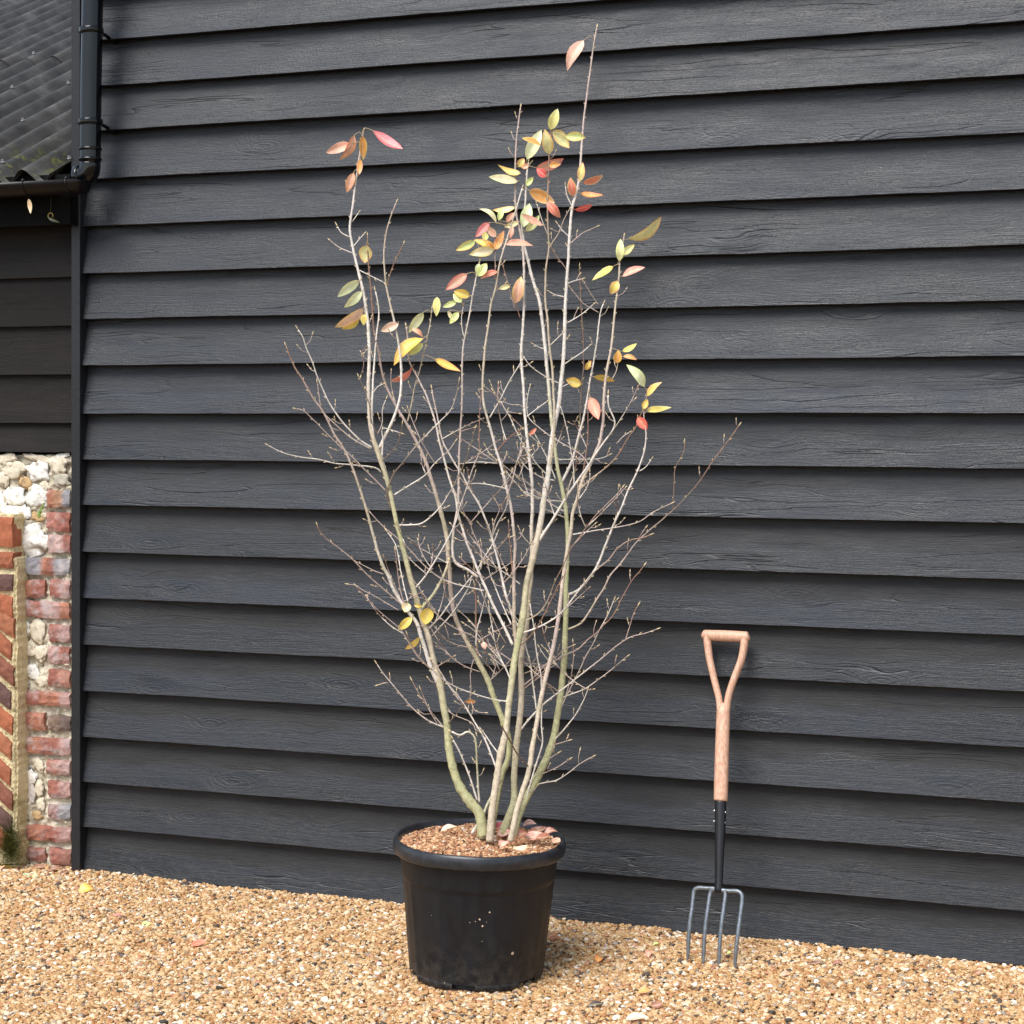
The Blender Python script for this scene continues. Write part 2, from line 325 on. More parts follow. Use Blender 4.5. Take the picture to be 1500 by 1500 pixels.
def ground_mat():
    m, nt, b = mat('gravel_bed', 0.9, 0.2); tc = N(nt, 'ShaderNodeTexCoord')
    v = N(nt, 'ShaderNodeTexVoronoi', feature='F1'); v.inputs['Scale'].default_value = 120; nt.links.new(tc.outputs['Object'], v.inputs['Vector'])
    s = N(nt, 'ShaderNodeSeparateColor'); nt.links.new(v.outputs['Color'], s.inputs[0])
    r = ramp(nt, [(p, tuple(x * 0.28 for x in c)) for p, c in PEB], s.outputs[0], 'CONSTANT')  # pebble colours darkened to paint the shade in gaps between stones
    nt.links.new(r.outputs[0], b.inputs['Base Color']); bump(nt, b, v.outputs['Distance'], -0.8, 0.005); return m
M_ground = ground_mat()

def roof_mat():
    m, nt, b = mat('old_corrugated_sheet', 0.58, 0.35); tc = N(nt, 'ShaderNodeTexCoord'); L = nt.links
    n = N(nt, 'ShaderNodeTexNoise', Scale=7.0, Detail=7.0, Roughness=0.65); L.new(tc.outputs['Object'], n.inputs['Vector'])
    mp = N(nt, 'ShaderNodeVectorMath', operation='MULTIPLY'); L.new(tc.outputs['Object'], mp.inputs[0]); mp.inputs[1].default_value = (90, 8, 8)
    n2 = N(nt, 'ShaderNodeTexNoise', Scale=1.0, Detail=5.0, Roughness=0.7); L.new(mp.outputs[0], n2.inputs['Vector'])
    r = ramp(nt, [(0.30, (0.018, 0.017, 0.015)), (0.55, (0.052, 0.050, 0.046)), (0.78, (0.13, 0.127, 0.12))], n.outputs['Fac'])
    r2 = ramp(nt, [(0.3, (0.70,) * 3), (0.7, (1.2,) * 3)], n2.outputs['Fac'])
    c = mix(nt, r.outputs[0], r2.outputs[0], 1.0, 'MULTIPLY')
    # moss near the eaves
    sx = N(nt, 'ShaderNodeSeparateXYZ'); L.new(tc.outputs['Object'], sx.inputs[0])
    low = ramp(nt, [(0.02, (1, 1, 1)), (0.30, (0, 0, 0))], sx.outputs[1])
    n3 = N(nt, 'ShaderNodeTexNoise', Scale=22.0, Detail=8.0, Roughness=0.8); L.new(tc.outputs['Object'], n3.inputs['Vector'])
    mm = ramp(nt, [(0.53, (0, 0, 0)), (0.60, (1, 1, 1))], n3.outputs['Fac'])
    c = mix(nt, c, (0.13, 0.135, 0.03), math_(nt, 'MULTIPLY', math_(nt, 'MULTIPLY', mm.outputs[0], low.outputs[0]), 0.7))
    L.new(c, b.inputs['Base Color']); bump(nt, b, n2.outputs['Fac'], 0.4, 0.003); return m
M_roof = roof_mat()
def pot_mat():
    m, nt, b = mat('black_nursery_plastic', 0.5, 0.34); tc = N(nt, 'ShaderNodeTexCoord'); L = nt.links
    mp = N(nt, 'ShaderNodeVectorMath', operation='MULTIPLY'); L.new(tc.outputs['Object'], mp.inputs[0]); mp.inputs[1].default_value = (28, 28, 5)
    n = N(nt, 'ShaderNodeTexNoise', Scale=1.0, Detail=6.0, Roughness=0.65); L.new(mp.outputs[0], n.inputs['Vector'])
    r = ramp(nt, [(0.30, (0.0030, 0.0036, 0.0056)), (0.60, (0.0065, 0.0075, 0.0105)), (0.80, (0.016, 0.0175, 0.021))], n.outputs['Fac'])
    v = N(nt, 'ShaderNodeTexVoronoi', feature='F1'); v.inputs['Scale'].default_value = 24; L.new(tc.outputs['Object'], v.inputs['Vector'])
    sp = ramp(nt, [(0.0, (1, 1, 1)), (0.085, (1, 1, 1)), (0.11, (0, 0, 0))], v.outputs['Distance']); sr = N(nt, 'ShaderNodeSeparateColor'); L.new(v.outputs['Color'], sr.inputs[0])
    f = math_(nt, 'MULTIPLY', sp.outputs[0], math_(nt, 'GREATER_THAN', sr.outputs[0], 0.955))
    c = mix(nt, r.outputs[0], (0.5, 0.40, 0.29), f)
    so_ = N(nt, 'ShaderNodeSeparateXYZ'); L.new(tc.outputs['Object'], so_.inputs[0]); lowz = ramp(nt, [(0.0, (1, 1, 1)), (0.13, (0.12, 0.12, 0.12)), (0.4, (0.05, 0.05, 0.05))], so_.outputs[2])
    dn_ = N(nt, 'ShaderNodeTexNoise', Scale=30.0, Detail=8.0, Roughness=0.75); L.new(tc.outputs['Object'], dn_.inputs['Vector']); dm = ramp(nt, [(0.42, (0, 0, 0)), (0.70, (1, 1, 1))], dn_.outputs['Fac'])
    c = mix(nt, c, (0.12, 0.10, 0.08), math_(nt, 'MULTIPLY', math_(nt, 'MULTIPLY', dm.outputs[0], lowz.outputs[0]), 0.55)); L.new(c, b.inputs['Base Color'])
    rr = ramp(nt, [(0.3, (0.42,) * 3), (0.75, (0.62,) * 3)], n.outputs['Fac']); L.new(rr.outputs[0], b.inputs['Roughness'])
    bump(nt, b, n.outputs['Fac'], 0.12, 0.002); return m
M_pot = pot_mat()
M_rim = simple('scuffed_black_plastic', (0.020, 0.022, 0.026), 0.36, 0.5, 0, 40, 0.5, 0.15, 0.002)
def ash_mat():
    m, nt, b = mat('ash_wood_handle', 0.42, 0.4); tc = N(nt, 'ShaderNodeTexCoord'); L = nt.links
    mp = N(nt, 'ShaderNodeVectorMath', operation='MULTIPLY'); L.new(tc.outputs['Object'], mp.inputs[0]); mp.inputs[1].default_value = (260, 260, 7)
    n = N(nt, 'ShaderNodeTexNoise', Scale=1.0, Detail=4.0, Roughness=0.6); L.new(mp.outputs[0], n.inputs['Vector'])
    r = ramp(nt, [(0.28, (0.42, 0.215, 0.13)), (0.50, (0.62, 0.36, 0.24)), (0.72, (0.76, 0.50, 0.37))], n.outputs['Fac'])
    L.new(r.outputs[0], b.inputs['Base Color']); bump(nt, b, n.outputs['Fac'], 0.15, 0.001); return m
M_ash = ash_mat()

# ------------------------------------------------------------------ ground
g = MB(); g.add([(-400, -400, -0.03), (400, -400, -0.03), (400, 400, -0.03), (-400, 400, -0.03)], [(0, 1, 2, 3)])
tag(g.build('ground', M_ground), 'gravel ground around the barn', kind='structure')

def pebble_group(name, material, density, size, seed, zlift):
    ng = bpy.data.node_groups.new(name, 'GeometryNodeTree')
    ng.interface.new_socket('Geometry', in_out='INPUT', socket_type='NodeSocketGeometry'); ng.interface.new_socket('Geometry', in_out='OUTPUT', socket_type='NodeSocketGeometry')
    n = ng.nodes; l = ng.links; gi = n.new('NodeGroupInput'); go = n.new('NodeGroupOutput')
    dp = n.new('GeometryNodeDistributePointsOnFaces'); dp.inputs['Density'].default_value = density; dp.inputs['Seed'].default_value = seed; l.new(gi.outputs[0], dp.inputs['Mesh'])
    gti = n.new('GeometryNodeGeometryToInstance')
    for k in range(6):
        ico = n.new('GeometryNodeMeshIcoSphere'); ico.inputs['Subdivisions'].default_value = 2; ico.inputs['Radius'].default_value = size
        pos = n.new('GeometryNodeInputPosition'); nz = n.new('ShaderNodeTexNoise'); nz.inputs['Scale'].default_value = 0.9 / size; nz.inputs['Detail'].default_value = 0.0
        nz.noise_dimensions = '4D'; nz.inputs['W'].default_value = k * 3.7 + seed
        l.new(pos.outputs[0], nz.inputs['Vector'])
        sb = n.new('ShaderNodeVectorMath'); sb.operation = 'SUBTRACT'; l.new(nz.outputs['Color'], sb.inputs[0]); sb.inputs[1].default_value = (0.5, 0.5, 0.5)
        ms = n.new('ShaderNodeVectorMath'); ms.operation = 'SCALE'; l.new(sb.outputs[0], ms.inputs[0]); ms.inputs['Scale'].default_value = size * 1.5
        sp = n.new('GeometryNodeSetPosition'); l.new(ico.outputs[0], sp.inputs[0]); l.new(ms.outputs[0], sp.inputs['Offset'])
        tr = n.new('GeometryNodeTransform'); l.new(sp.outputs[0], tr.inputs[0]); tr.inputs['Scale'].default_value = (1.0 + 0.12 * (k % 3), 0.74 + 0.06 * (k % 4), 0.52 + 0.08 * (k % 3))
        if k % 2:
            ss = n.new('GeometryNodeSetShadeSmooth'); l.new(tr.outputs[0], ss.inputs[0]); src = ss
        else:
            ss = n.new('GeometryNodeSetShadeSmooth'); ss.inputs['Shade Smooth'].default_value = False; l.new(tr.outputs[0], ss.inputs[0]); src = ss
        sm = n.new('GeometryNodeSetMaterial'); sm.inputs['Material'].default_value = material; l.new(src.outputs[0], sm.inputs[0]); l.new(sm.outputs[0], gti.inputs[0])
    io = n.new('GeometryNodeInstanceOnPoints'); l.new(dp.outputs['Points'], io.inputs['Points']); l.new(gti.outputs[0], io.inputs['Instance']); io.inputs['Pick Instance'].default_value = True
    rv = n.new('FunctionNodeRandomValue'); rv.data_type = 'FLOAT_VECTOR'; rv.inputs[0].default_value = (-0.5, -0.5, 0); rv.inputs[1].default_value = (0.5, 0.5, 6.283)
    l.new(rv.outputs[0], io.inputs['Rotation'])
    rs = n.new('FunctionNodeRandomValue'); rs.data_type = 'FLOAT'; rs.inputs[2].default_value = 0.0; rs.inputs[3].default_value = 1.0; rs.inputs['Seed'].default_value = 5
    pw = n.new('ShaderNodeMath'); pw.operation = 'POWER'; l.new(rs.outputs[1], pw.inputs[0]); pw.inputs[1].default_value = 1.8
    mr = n.new('ShaderNodeMath'); mr.operation = 'MULTIPLY_ADD'; l.new(pw.outputs[0], mr.inputs[0]); mr.inputs[1].default_value = 0.95; mr.inputs[2].default_value = 0.62
    l.new(mr.outputs[0], io.inputs['Scale'])
    tl = n.new('GeometryNodeTranslateInstances'); l.new(io.outputs[0], tl.inputs[0]); tl.inputs['Local Space'].default_value = False
    rz = n.new('FunctionNodeRandomValue'); rz.data_type = 'FLOAT_VECTOR'; rz.inputs[0].default_value = (0, 0, 0); rz.inputs[1].default_value = (0, 0, zlift); rz.inputs['Seed'].default_value = 9
    l.new(rz.outputs[0], tl.inputs['Translation'])
    jn = n.new('GeometryNodeJoinGeometry'); l.new(gi.outputs[0], jn.inputs[0]); l.new(tl.outputs[0], jn.inputs[0]); l.new(jn.outputs[0], go.inputs[0])
    return ng
def hz(u, n):
    p = W(u, n, 0)
    return 0.012 * noise.noise(Vector((p.x * 2.1, p.y * 2.1, 0))) + 0.006 * noise.noise(Vector((p.x * 7, p.y * 7, 3))) - 0.007
gm = MB(); NU, NN = 90, 40; vv_ = []
for i in range(NU + 1):
    for j in range(NN + 1):
        u = -1.0 + 4.7 * i / NU; n_ = -0.04 + 1.95 * j / NN; p = W(u, n_, hz(u, n_)); vv_.append(p)
gm.add(vv_, [(i * (NN + 1) + j, i * (NN + 1) + j + 1, (i + 1) * (NN + 1) + j + 1, (i + 1) * (NN + 1) + j) for i in range(NU) for j in range(NN)])
gr_ = gm.build('gravel', M_ground); tag(gr_, 'loose golden pea gravel in front of the barn', 'gravel', kind='stuff')
md = gr_.modifiers.new('pebbles', 'NODES'); md.node_group = pebble_group('pebbles', M_pebble, 25500, 0.0058, 3, 0.009)

# ------------------------------------------------------------------ the black weatherboarded barn
barn = empty('weatherboard_barn', W(0, 0, 0), 'black barn wall of wide overlapping weatherboards behind the potted tree', 'barn')
barn.rotation_euler = WROT.to_euler()
yl = [1275, 1209, 1143, 1077, 1010, 943, 875, 807, 739, 673, 606, 536, 469, 402, 333.5, 265, 195.5, 130.5, 64, -3]
ZB = [H - (y - HY) / 449.0 for y in yl]
while len(ZB) < 23: ZB.append(ZB[-1] + 0.149)
def board(name, u0, u1, z0, z1, tb, tt, n0, m, parent, seed, step=0.035, rough=1.0):
    """one feather-edged board: z0 bottom, z1 top, tb thick at the bottom, tt at the top, lying on n0"""
    mb = MB(); k = max(2, int((u1 - u0) / step)); vs_ = []; prof = 8
    for i in range(k + 1):
        u = u0 + (u1 - u0) * i / k
        w1 = noise.noise(Vector((u * 1.1, seed * 3.7, 0))); w2 = noise.noise(Vector((u * 7, seed * 1.3, 5))); w3 = noise.noise(Vector((u * 28, seed, 9)))
        dz = rough * (0.0026 * w1 + 0.0013 * w2 + 0.0009 * w3); dn = rough * (0.0034 * w1 + 0.0010 * w2)
        zb = z0 + dz; r = 0.0016
        for (n, z) in ((n0 + tb * .60, zb), (n0 + tb - r + dn, zb), (n0 + tb + dn, zb + r), (n0 + (tb * .60 + tt * .40) + dn * .6, z0 + (z1 - z0) * .34), (n0 + (tb * .22 + tt * .78) + dn * .4, z0 + (z1 - z0) * .67), (n0 + tt, z1), (n0, z1)):
            vs_.append((u, -n, z))
    q = 7
    fs = [(i * q + a, i * q + (a + 1) % q, (i + 1) * q + (a + 1) % q, (i + 1) * q + a) for i in range(k) for a in range(q)]
    fs += [tuple(range(q - 1, -1, -1)), tuple(k * q + a for a in range(q))]
    mb.add(vs_, fs); o = mb.build(name, m, None, smooth=False); o.parent = parent
    # local origin on the board so that grain runs from its own centre
    me = o.data; off = Vector(((u0 + u1) / 2, 0, z0)); me.transform(Matrix.Translation(-off)); o.location = off
    return o
rb = random.Random(4)
for i, z in enumerate(ZB):
    u0 = uz(127, 400)[0] + rb.uniform(-0.003, 0.004)
    if i == 14: u0 -= 0.006
    if i >= 14: u0 = uz(124, 400)[0] - (0.0 if i == 14 else 0.012)
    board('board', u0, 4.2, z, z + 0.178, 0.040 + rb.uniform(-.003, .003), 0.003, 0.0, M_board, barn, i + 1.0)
bk = MB(); wbox(bk, -0.045, 4.2, -2.5, -0.002, 0.0, 3.45); o = bk.build('backing', M_dark, barn, False)
# corner post (runs full height)
uA, uB = uz(104, 800, 0.055)[0], uz(117, 800, 0.055)[0]
cp = MB()
zs = [0.0 + 0.11 * i for i in range(32)]
vs_ = []
for i, z in enumerate(zs):
    d = 0.0012 * noise.noise(Vector((0, 0, z * 5)))
    for (u, n) in ((uA + d, -0.002), (uB + d, -0.002), (uB + d, 0.055 + d), (uA + d, 0.055 + d)): vs_.append(W(u, n, z))
cp.add(vs_, [(i * 4 + a, i * 4 + (a + 1) % 4, (i + 1) * 4 + (a + 1) % 4, (i + 1) * 4 + a) for i in range(len(zs) - 1) for a in range(4)] + [(3, 2, 1, 0), tuple(len(zs) * 4 - 4 + a for a in range(4))])
bevel(cp.build('corner_post', M_post, barn, False), 0.003)
# downpipe on the barn
NP = 0.12; pr = 0.0335
def wp(px, py, n=NP):
    u, z = uz(px, py, n); return (u, n, z)
def pipe_obj(name, pts, rad, m, parent, sides=28, rings=()):
    mb = MB(); q = [(*W(*p), rad) for p in pts]; q = catmull(q, 0.012); tube(mb, q, sides); o = mb.build(name, m, parent)
    return o
dpipe = pipe_obj('downpipe', [wp(136.5, -190), wp(135.5, 0), wp(133.5, 120), wp(132.5, 210), wp(132, 238)], pr, M_pipe, barn)
el = [wp(132, 238), wp(131.5, 247), wp(129, 254), wp(123, 257.5), wp(116, 259)]
mb = MB(); q = catmull([(*W(*p), pr) for p in el], 0.006); tube(mb, q, 28)
q = [(*W(*wp(121, 258)), pr + .003), (*W(*wp(113.5, 259.5)), pr + .003)]; tube(mb, q, 28)
mb.build('elbow', M_pipe, barn)
for (a, b_) in ((216, 221), (231, 236)):
    mb = MB(); u, n, z0 = wp(132.3, a); _, _, z1 = wp(132.3, b_); prf = []
    for t in range(7):
        prf.append((*W(u, n, z0 + (z1 - z0) * t / 6), pr + 0.0035 * math.sin(math.pi * t / 6) + .0005))
    tube(mb, prf, 28); mb.build('collar', M_pipe, dpipe)
for py in (45, 179):
    mb = MB(); u, n, z = wp(134 if py < 100 else 132.7, py)
    tube(mb, [(*W(u, n, z - .010), pr + .0035), (*W(u, n, z - .0075), pr + .0055), (*W(u, n, z + .0075), pr + .0055), (*W(u, n, z + .010), pr + .0035)], 28)
    tube(mb, catmull([(*W(u + .012, n - .02, z), .007), (*W(u + .014, n - .06, z - .004), .006), (*W(u + .015, .04, z - .010), .007), (*W(u + .015, .020, z - .012), .013), (*W(u + .015, .010, z - .012), .013)], .008), 8)
    tube(mb, [(*W(u - pr - .012, n + .004, z), .0045), (*W(u - pr + .01, n + .004, z), .0045)], 8)
    mb.build('pipe_bracket', M_pipe, dpipe)

# ------------------------------------------------------------------ the old outbuilding on the left
shed = empty('old_outbuilding', W(-0.3, 0, 0), 'old outbuilding with brown boards, corrugated roof and flint and brick base at the left edge', 'building')
shed.rotation_euler = WROT.to_euler()
UL = -1.6; UR = uz(103.5, 500, 0.0)[0] + 0.03
zs_ = [1.937, 1.777, 1.618, 1.458, 1.362]
tops = [zs_[0] + 0.17, zs_[0] + .01, zs_[1] + .01, zs_[2] + .01, zs_[3] + .01]
allz = [(2.097, 2.24)] + list(zip(zs_, [z for z in tops]))
for i, (z0, z1) in enumerate(allz):
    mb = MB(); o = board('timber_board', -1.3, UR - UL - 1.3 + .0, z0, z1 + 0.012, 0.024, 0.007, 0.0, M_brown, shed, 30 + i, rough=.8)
    # boards were laid out from local u=-1.3; slide them to the outbuilding
    o.location.x += (UL + 1.3) + 0.3
sb = MB(); wbox(sb, UL, UR, -1.5, -0.004, 0.0, 2.24); sb.build('backing', M_dark, shed, False)
# flint and brick lower wall, its face 12 mm in front
NF = 0.012
mortar = MB(); ZT = uz(50, 667, NF)[1]; vs_ = []; GU, GZ = 330, 300
for i in range(GU + 1):
    for j in range(GZ + 1):
        u = UL + (UR - UL) * i / GU; z = -0.03 + (ZT + 0.03) * j / GZ
        d = 0.012 * noise.noise(Vector((u * 14, z * 14, 1))) + 0.012 * noise.noise(Vector((u * 42, z * 42, 4))) + 0.007 * noise.noise(Vector((u * 95, z * 95, 8)))
        vs_.append(W(u, NF - 0.004 + d * (1 if u < UR - .02 else .3), z - (0.006 * noise.noise(Vector((u * 20, 0, 0))) if j == GZ else 0)))
b0 = len(vs_)
for i in range(GU + 1): vs_.append(W(UL + (UR - UL) * i / GU, -0.02, ZT + 0.004))
fs = [(i * (GZ + 1) + j, (i + 1) * (GZ + 1) + j, (i + 1) * (GZ + 1) + j + 1, i * (GZ + 1) + j + 1) for i in range(GU) for j in range(GZ)]
fs += [(i * (GZ + 1) + GZ, (i + 1) * (GZ + 1) + GZ, b0 + i + 1, b0 + i) for i in range(GU)]
mortar.add(vs_, fs); rubble = mortar.build('rubble_wall', M_mortar, shed); rubble['label'] = 'pale lime mortar wall with white flints and red bricks'
RED = (0.29, 0.115, 0.085); ORG = (0.35, 0.15, 0.095); PNK = (0.40, 0.25, 0.22); DRK = (0.14, 0.10, 0.085); GRY = (0.27, 0.26, 0.27)
def brick(mb_name, x0, x1, y0, y1, n, depth, m, parent, cols, rot=0.0, seed=0, wear=1.0):
    """one brick with worn arrises; x,y are its outline where it stands on the plane n"""
    u0, zt = uz(x0, y0, n); u1, zb = uz(x1, y1, n); cu, cz = (u0 + u1) / 2, (zt + zb) / 2; w, h = (u1 - u0), (zt - zb)
    nx, nz = (8, 4) if w > 0.1 else (5, 4); mb = MB(); vs_ = []; cs = []
    for i in range(nx + 1):
        for j in range(nz + 1):
            a = i / nx - .5; b = j / nz - .5
            edge = max(abs(a) * 2, abs(b) * 2) >= 0.999
            s = Vector((a * 9, b * 5, seed * 1.7)); du = 0.0060 * noise.noise(s * 1.3) * wear; dz = 0.0055 * noise.noise(s * 1.3 + Vector((7, 7, 7))) * wear
            dn = 0.0040 * noise.noise(s * 2) * wear - (0.0035 if edge else 0) - (0.005 * wear if abs(a) > .49 and abs(b) > .49 else 0)
            x = a * w + du; z = b * h + dz
            z = z + (x - w / 2) * math.tan(rot)
            vs_.append(W(cu + x, n + dn, cz + z))
            t = (i / nx) * (len(cols) - 1); k = min(int(t + .5), len(cols) - 1); cs.append(cols[k])
    nf = len(vs_); rim = [i * (nz + 1) for i in range(nx + 1)] + [nx * (nz + 1) + j for j in range(1, nz + 1)] + [i * (nz + 1) + nz for i in range(nx - 1, -1, -1)] + [j for j in range(nz - 1, 0, -1)]
    for r in rim: vs_.append(Vector(vs_[r]) - NV * depth); cs.append(cs[r])
    fs = [(i * (nz + 1) + j, (i + 1) * (nz + 1) + j, (i + 1) * (nz + 1) + j + 1, i * (nz + 1) + j + 1) for i in range(nx) for j in range(nz)]
    L_ = len(rim); fs += [(rim[(k + 1) % L_], rim[k], nf + k, nf + (k + 1) % L_) for k in range(L_)]
    mb.add(vs_, fs, cs); o = mb.build(mb_name, m, parent, False); return o
BR = [(68, 100.5, 718, 744, [ORG, (.36, .2, .12), GRY]), (66, 100, 751, 780, [(.38, .16, .12), RED]), (68.5, 100.5, 783, 810, [PNK, (.5, .34, .3), RED]),
      (28, 100.5, 817, 844, [GRY, GRY, (.25, .24, .26), ORG, RED, GRY, GRY]), (27, 64, 849, 876, [ORG, RED]), (72, 100.5, 849, 876, [RED, PNK]),
      (30, 100.5, 880, 907, [(.3, .13, .1), RED, PNK, ORG]), (70, 100.5, 915, 941, [RED, PNK]), (69, 100.5, 947, 974, [PNK, RED]), (69, 100.5, 981, 1007, [RED, (.4, .2, .15)]),
      (25, 101, 1012, 1037, [RED, RED, ORG, PNK]), (26, 64, 1043, 1070, [RED, ORG]), (69, 101, 1047.5, 1072, [(.2, .14, .1), DRK]), (25, 101, 1078, 1107, [RED, ORG, RED, PNK]),
      (67, 101, 1113, 1137, [(.34, .16, .12), PNK]), (69, 101, 1144, 1171, [RED, PNK]), (69, 101, 1178, 1202, [(.28, .17, .15), GRY]), (29, 102, 1207, 1235, [(.28, .13, .1), ORG, RED, PNK]),
      (29, 65, 1240, 1263, [(.27, .12, .09), RED]), (71, 102.5, 1243, 1268, [RED, (.27, .13, .1)])]
for i, (x0, x1, y0, y1, cols) in enumerate(BR):
    brick('brick', x0, x1, y0, y1, NF + 0.014, 0.05, M_brick, rubble, cols, R(random.uniform(-.8, .8)), i + 1)
# bricks that go on beyond the left edge of the view
rr_ = random.Random(11)
u_l = uz(0, 800)[0]
def flint(u, z, w, h, col, seed, dep=0.5, rot=0.0):
    mb = MB(); bm = bmesh.new(); bmesh.ops.create_icosphere(bm, subdivisions=3, radius=0.5)
    vs_ = []
    for v in bm.verts:
        p = v.co.copy(); f = 1 + 0.5 * noise.noise(p * 3.0 + Vector((seed * 3.1, 0, 0))) + 0.3 * noise.noise(p * 7 + Vector((0, seed, 0)))
        p = p * f; x, zz = p.x * w, p.z * h; x, zz = x * math.cos(rot) - zz * math.sin(rot), x * math.sin(rot) + zz * math.cos(rot)
        vs_.append(W(u + x, NF + p.y * min(w, h) * dep + 0.002, z + zz))
    fs = [tuple(v.index for v in f.verts) for f in bm.faces]; bm.free(); mb.add(vs_, fs, col); return mb.build('flint', M_flint, rubble)
WH = (0.78, 0.75, 0.68); CR = (0.66, 0.58, 0.44); BG = (0.42, 0.38, 0.30); DG = (0.17, 0.17, 0.17); OC = (0.50, 0.33, 0.16)
FL = [(56, 691, 34, 25, WH), (22, 727, 34, 24, WH), (24, 752, 44, 24, WH), (46, 789, 54, 38, WH), (56, 728, 30, 30, WH), (22, 689, 36, 20, CR), (86, 682, 28, 22, CR), (90, 704, 24, 20, BG), (5, 702, 20, 20, CR),
      (2, 738, 18, 26, WH), (38, 708, 22, 13, OC), (66, 712, 16, 12, CR), (55, 757, 20, 12, OC), (36, 768, 18, 12, BG), (10, 672, 34, 12, CR), (60, 672, 50, 10, CR), (92, 668, 24, 8, WH), (50, 812, 34, 6, WH),
      (36, 922, 20, 26, WH), (56, 924, 22, 28, CR), (42, 953, 24, 16, CR), (60, 957, 18, 22, CR), (28, 949, 10, 14, DG), (48, 984, 24, 18, WH), (30, 986, 14, 12, DG), (60, 997, 16, 14, CR), (36, 1002, 18, 8, BG),
      (36, 1126, 18, 11, DG), (46, 1138, 18, 16, WH), (58, 1122, 14, 18, CR), (30, 1148, 20, 14, (.32, .33, .16)), (46, 1160, 12, 26, (.62, .55, .5)), (58, 1155, 14, 20, CR), (28, 1170, 18, 18, BG), (52, 1194, 22, 10, OC), (34, 1192, 20, 14, BG), (60, 1178, 12, 16, CR)]
for i, (x, y, w, h, c) in enumerate(FL):
    u, z = uz(x, y, NF); flint(u, z, w * 1.15 / 446, h * 1.15 / 446, c, i + 1, 0.17, R(rr_.uniform(-14, 14)))
zz = 0.05; k = 0
while zz < ZT - 0.04:
    u = u_l - 0.03
    while u > UL + 0.08:
        w = rr_.uniform(0.06, 0.12); h = rr_.uniform(0.045, 0.07); flint(u - w / 2, zz, w * 1.05, h, rr_.choice([WH, CR, CR, BG, WH, DG]), 100 + k, 0.5, R(rr_.uniform(-15, 15))); k += 1; u -= w + 0.01
    zz += 0.068
mb = MB()   # the sprig growing from a joint
for (dx, dy, r_) in ((61, 752, .009), (64, 745, .007), (60, 757, .006), (66, 739, .005)):
    u, z = uz(dx, dy, .03); c_ = W(u, .035, z)
    for s in range(5):
        a = R(60 + s * 35); d = TV * math.cos(a) + Vector((0, 0, 1)) * math.sin(a) + NV * .3; tube(mb, [(*c_, .001), (*(c_ + d * r_ * .6), r_ * .45), (*(c_ + d * r_ * 1.4), .0005)], 5, [(0.20, 0.34, 0.05)] * 3, flat=.3)
tag(mb.build('weed', M_leaf), 'small bright green sprig growing between the flints', 'weed')
# roof
PITCH = R(25); roof_e = 0.13; ZE = uz(50, 258, roof_e)[1]
roof = MB(); vs_ = []; pitch_w = 0.128; per = 16
U0r, U1r = -2.6, uz(106, 130, 0.0)[0] - 0.0
nu = int((U1r - U0r) / pitch_w * per); RS = 26; RL = 2.2
def roofpt(u, s, lift=0.0):
    hgt = 0.024 * math.cos(2 * math.pi * (u + 0.021) / pitch_w) + lift
    return Vector((u, -roof_e + s * math.cos(PITCH) - hgt * math.sin(PITCH), ZE + s * math.sin(PITCH) + hgt * math.cos(PITCH)))
rrot = Matrix.Rotation(A * -1, 4, 'Z')
def sheet(s0, s1, lift, ns, seed):
    mb = MB(); vs_ = []
    for i in range(nu + 1):
        u = U0r + (U1r - U0r) * i / nu
        for j in range(ns + 1):
            s = s0 + (s1 - s0) * j / ns
            if j == 0: s += 0.006 * noise.noise(Vector((u * 6, seed, 0)))
            vs_.append(roofpt(u, s, lift + 0.004 * noise.noise(Vector((u * 3, s * 3, seed)))))
    n1 = len(vs_); vs_ += [v - Vector((0, 0, 0.0016)) for v in vs_]; w_ = ns + 1
    fs = []
    for i in range(nu):
        for j in range(ns):
            a, b, c, d = i * w_ + j, (i + 1) * w_ + j, (i + 1) * w_ + j + 1, i * w_ + j + 1
            fs += [(a, b, c, d), (n1 + d, n1 + c, n1 + b, n1 + a)]
        fs.append((i * w_, n1 + i * w_, n1 + (i + 1) * w_, (i + 1) * w_))
    # mesh is written in the building's own frame
    mb.add(vs_, fs); o = mb.build('corrugated_sheet', M_roof, None); o.parent = shed; o.matrix_parent_inverse = Matrix.Identity(4)
    o.location = (0.3, 0, 0); return o
sh1 = sheet(0, 1.76, 0.0, 16, 1.0); sh2 = sheet(1.66, 4.2, 0.006, 18, 2.0)
def rscrew(u, s, par, lift=0.0):
    k = round((u + 0.021) / pitch_w); u = k * pitch_w - 0.021; p = roofpt(u, s, lift + .004) + Vector((0.3, 0, 0)); mb = MB()
    nn = Vector((0, -math.sin(PITCH), math.cos(PITCH)))
    tube(mb, [(*(p - nn * .002), .0075), (*(p + nn * .001), .0075), (*(p + nn * .002), .0045), (*(p + nn * .007), .0045)], 8); o = mb.build('screw', M_screw, None, False); o.parent = shed
    return o
for s in (0.09, 0.62, 1.15, 1.72):
    for q in range(-16, 1):
        if (q + int(s * 10)) % 2 == 0: rscrew(q * pitch_w - .03, s, sh1, 0.006 if s > 1.66 else 0)
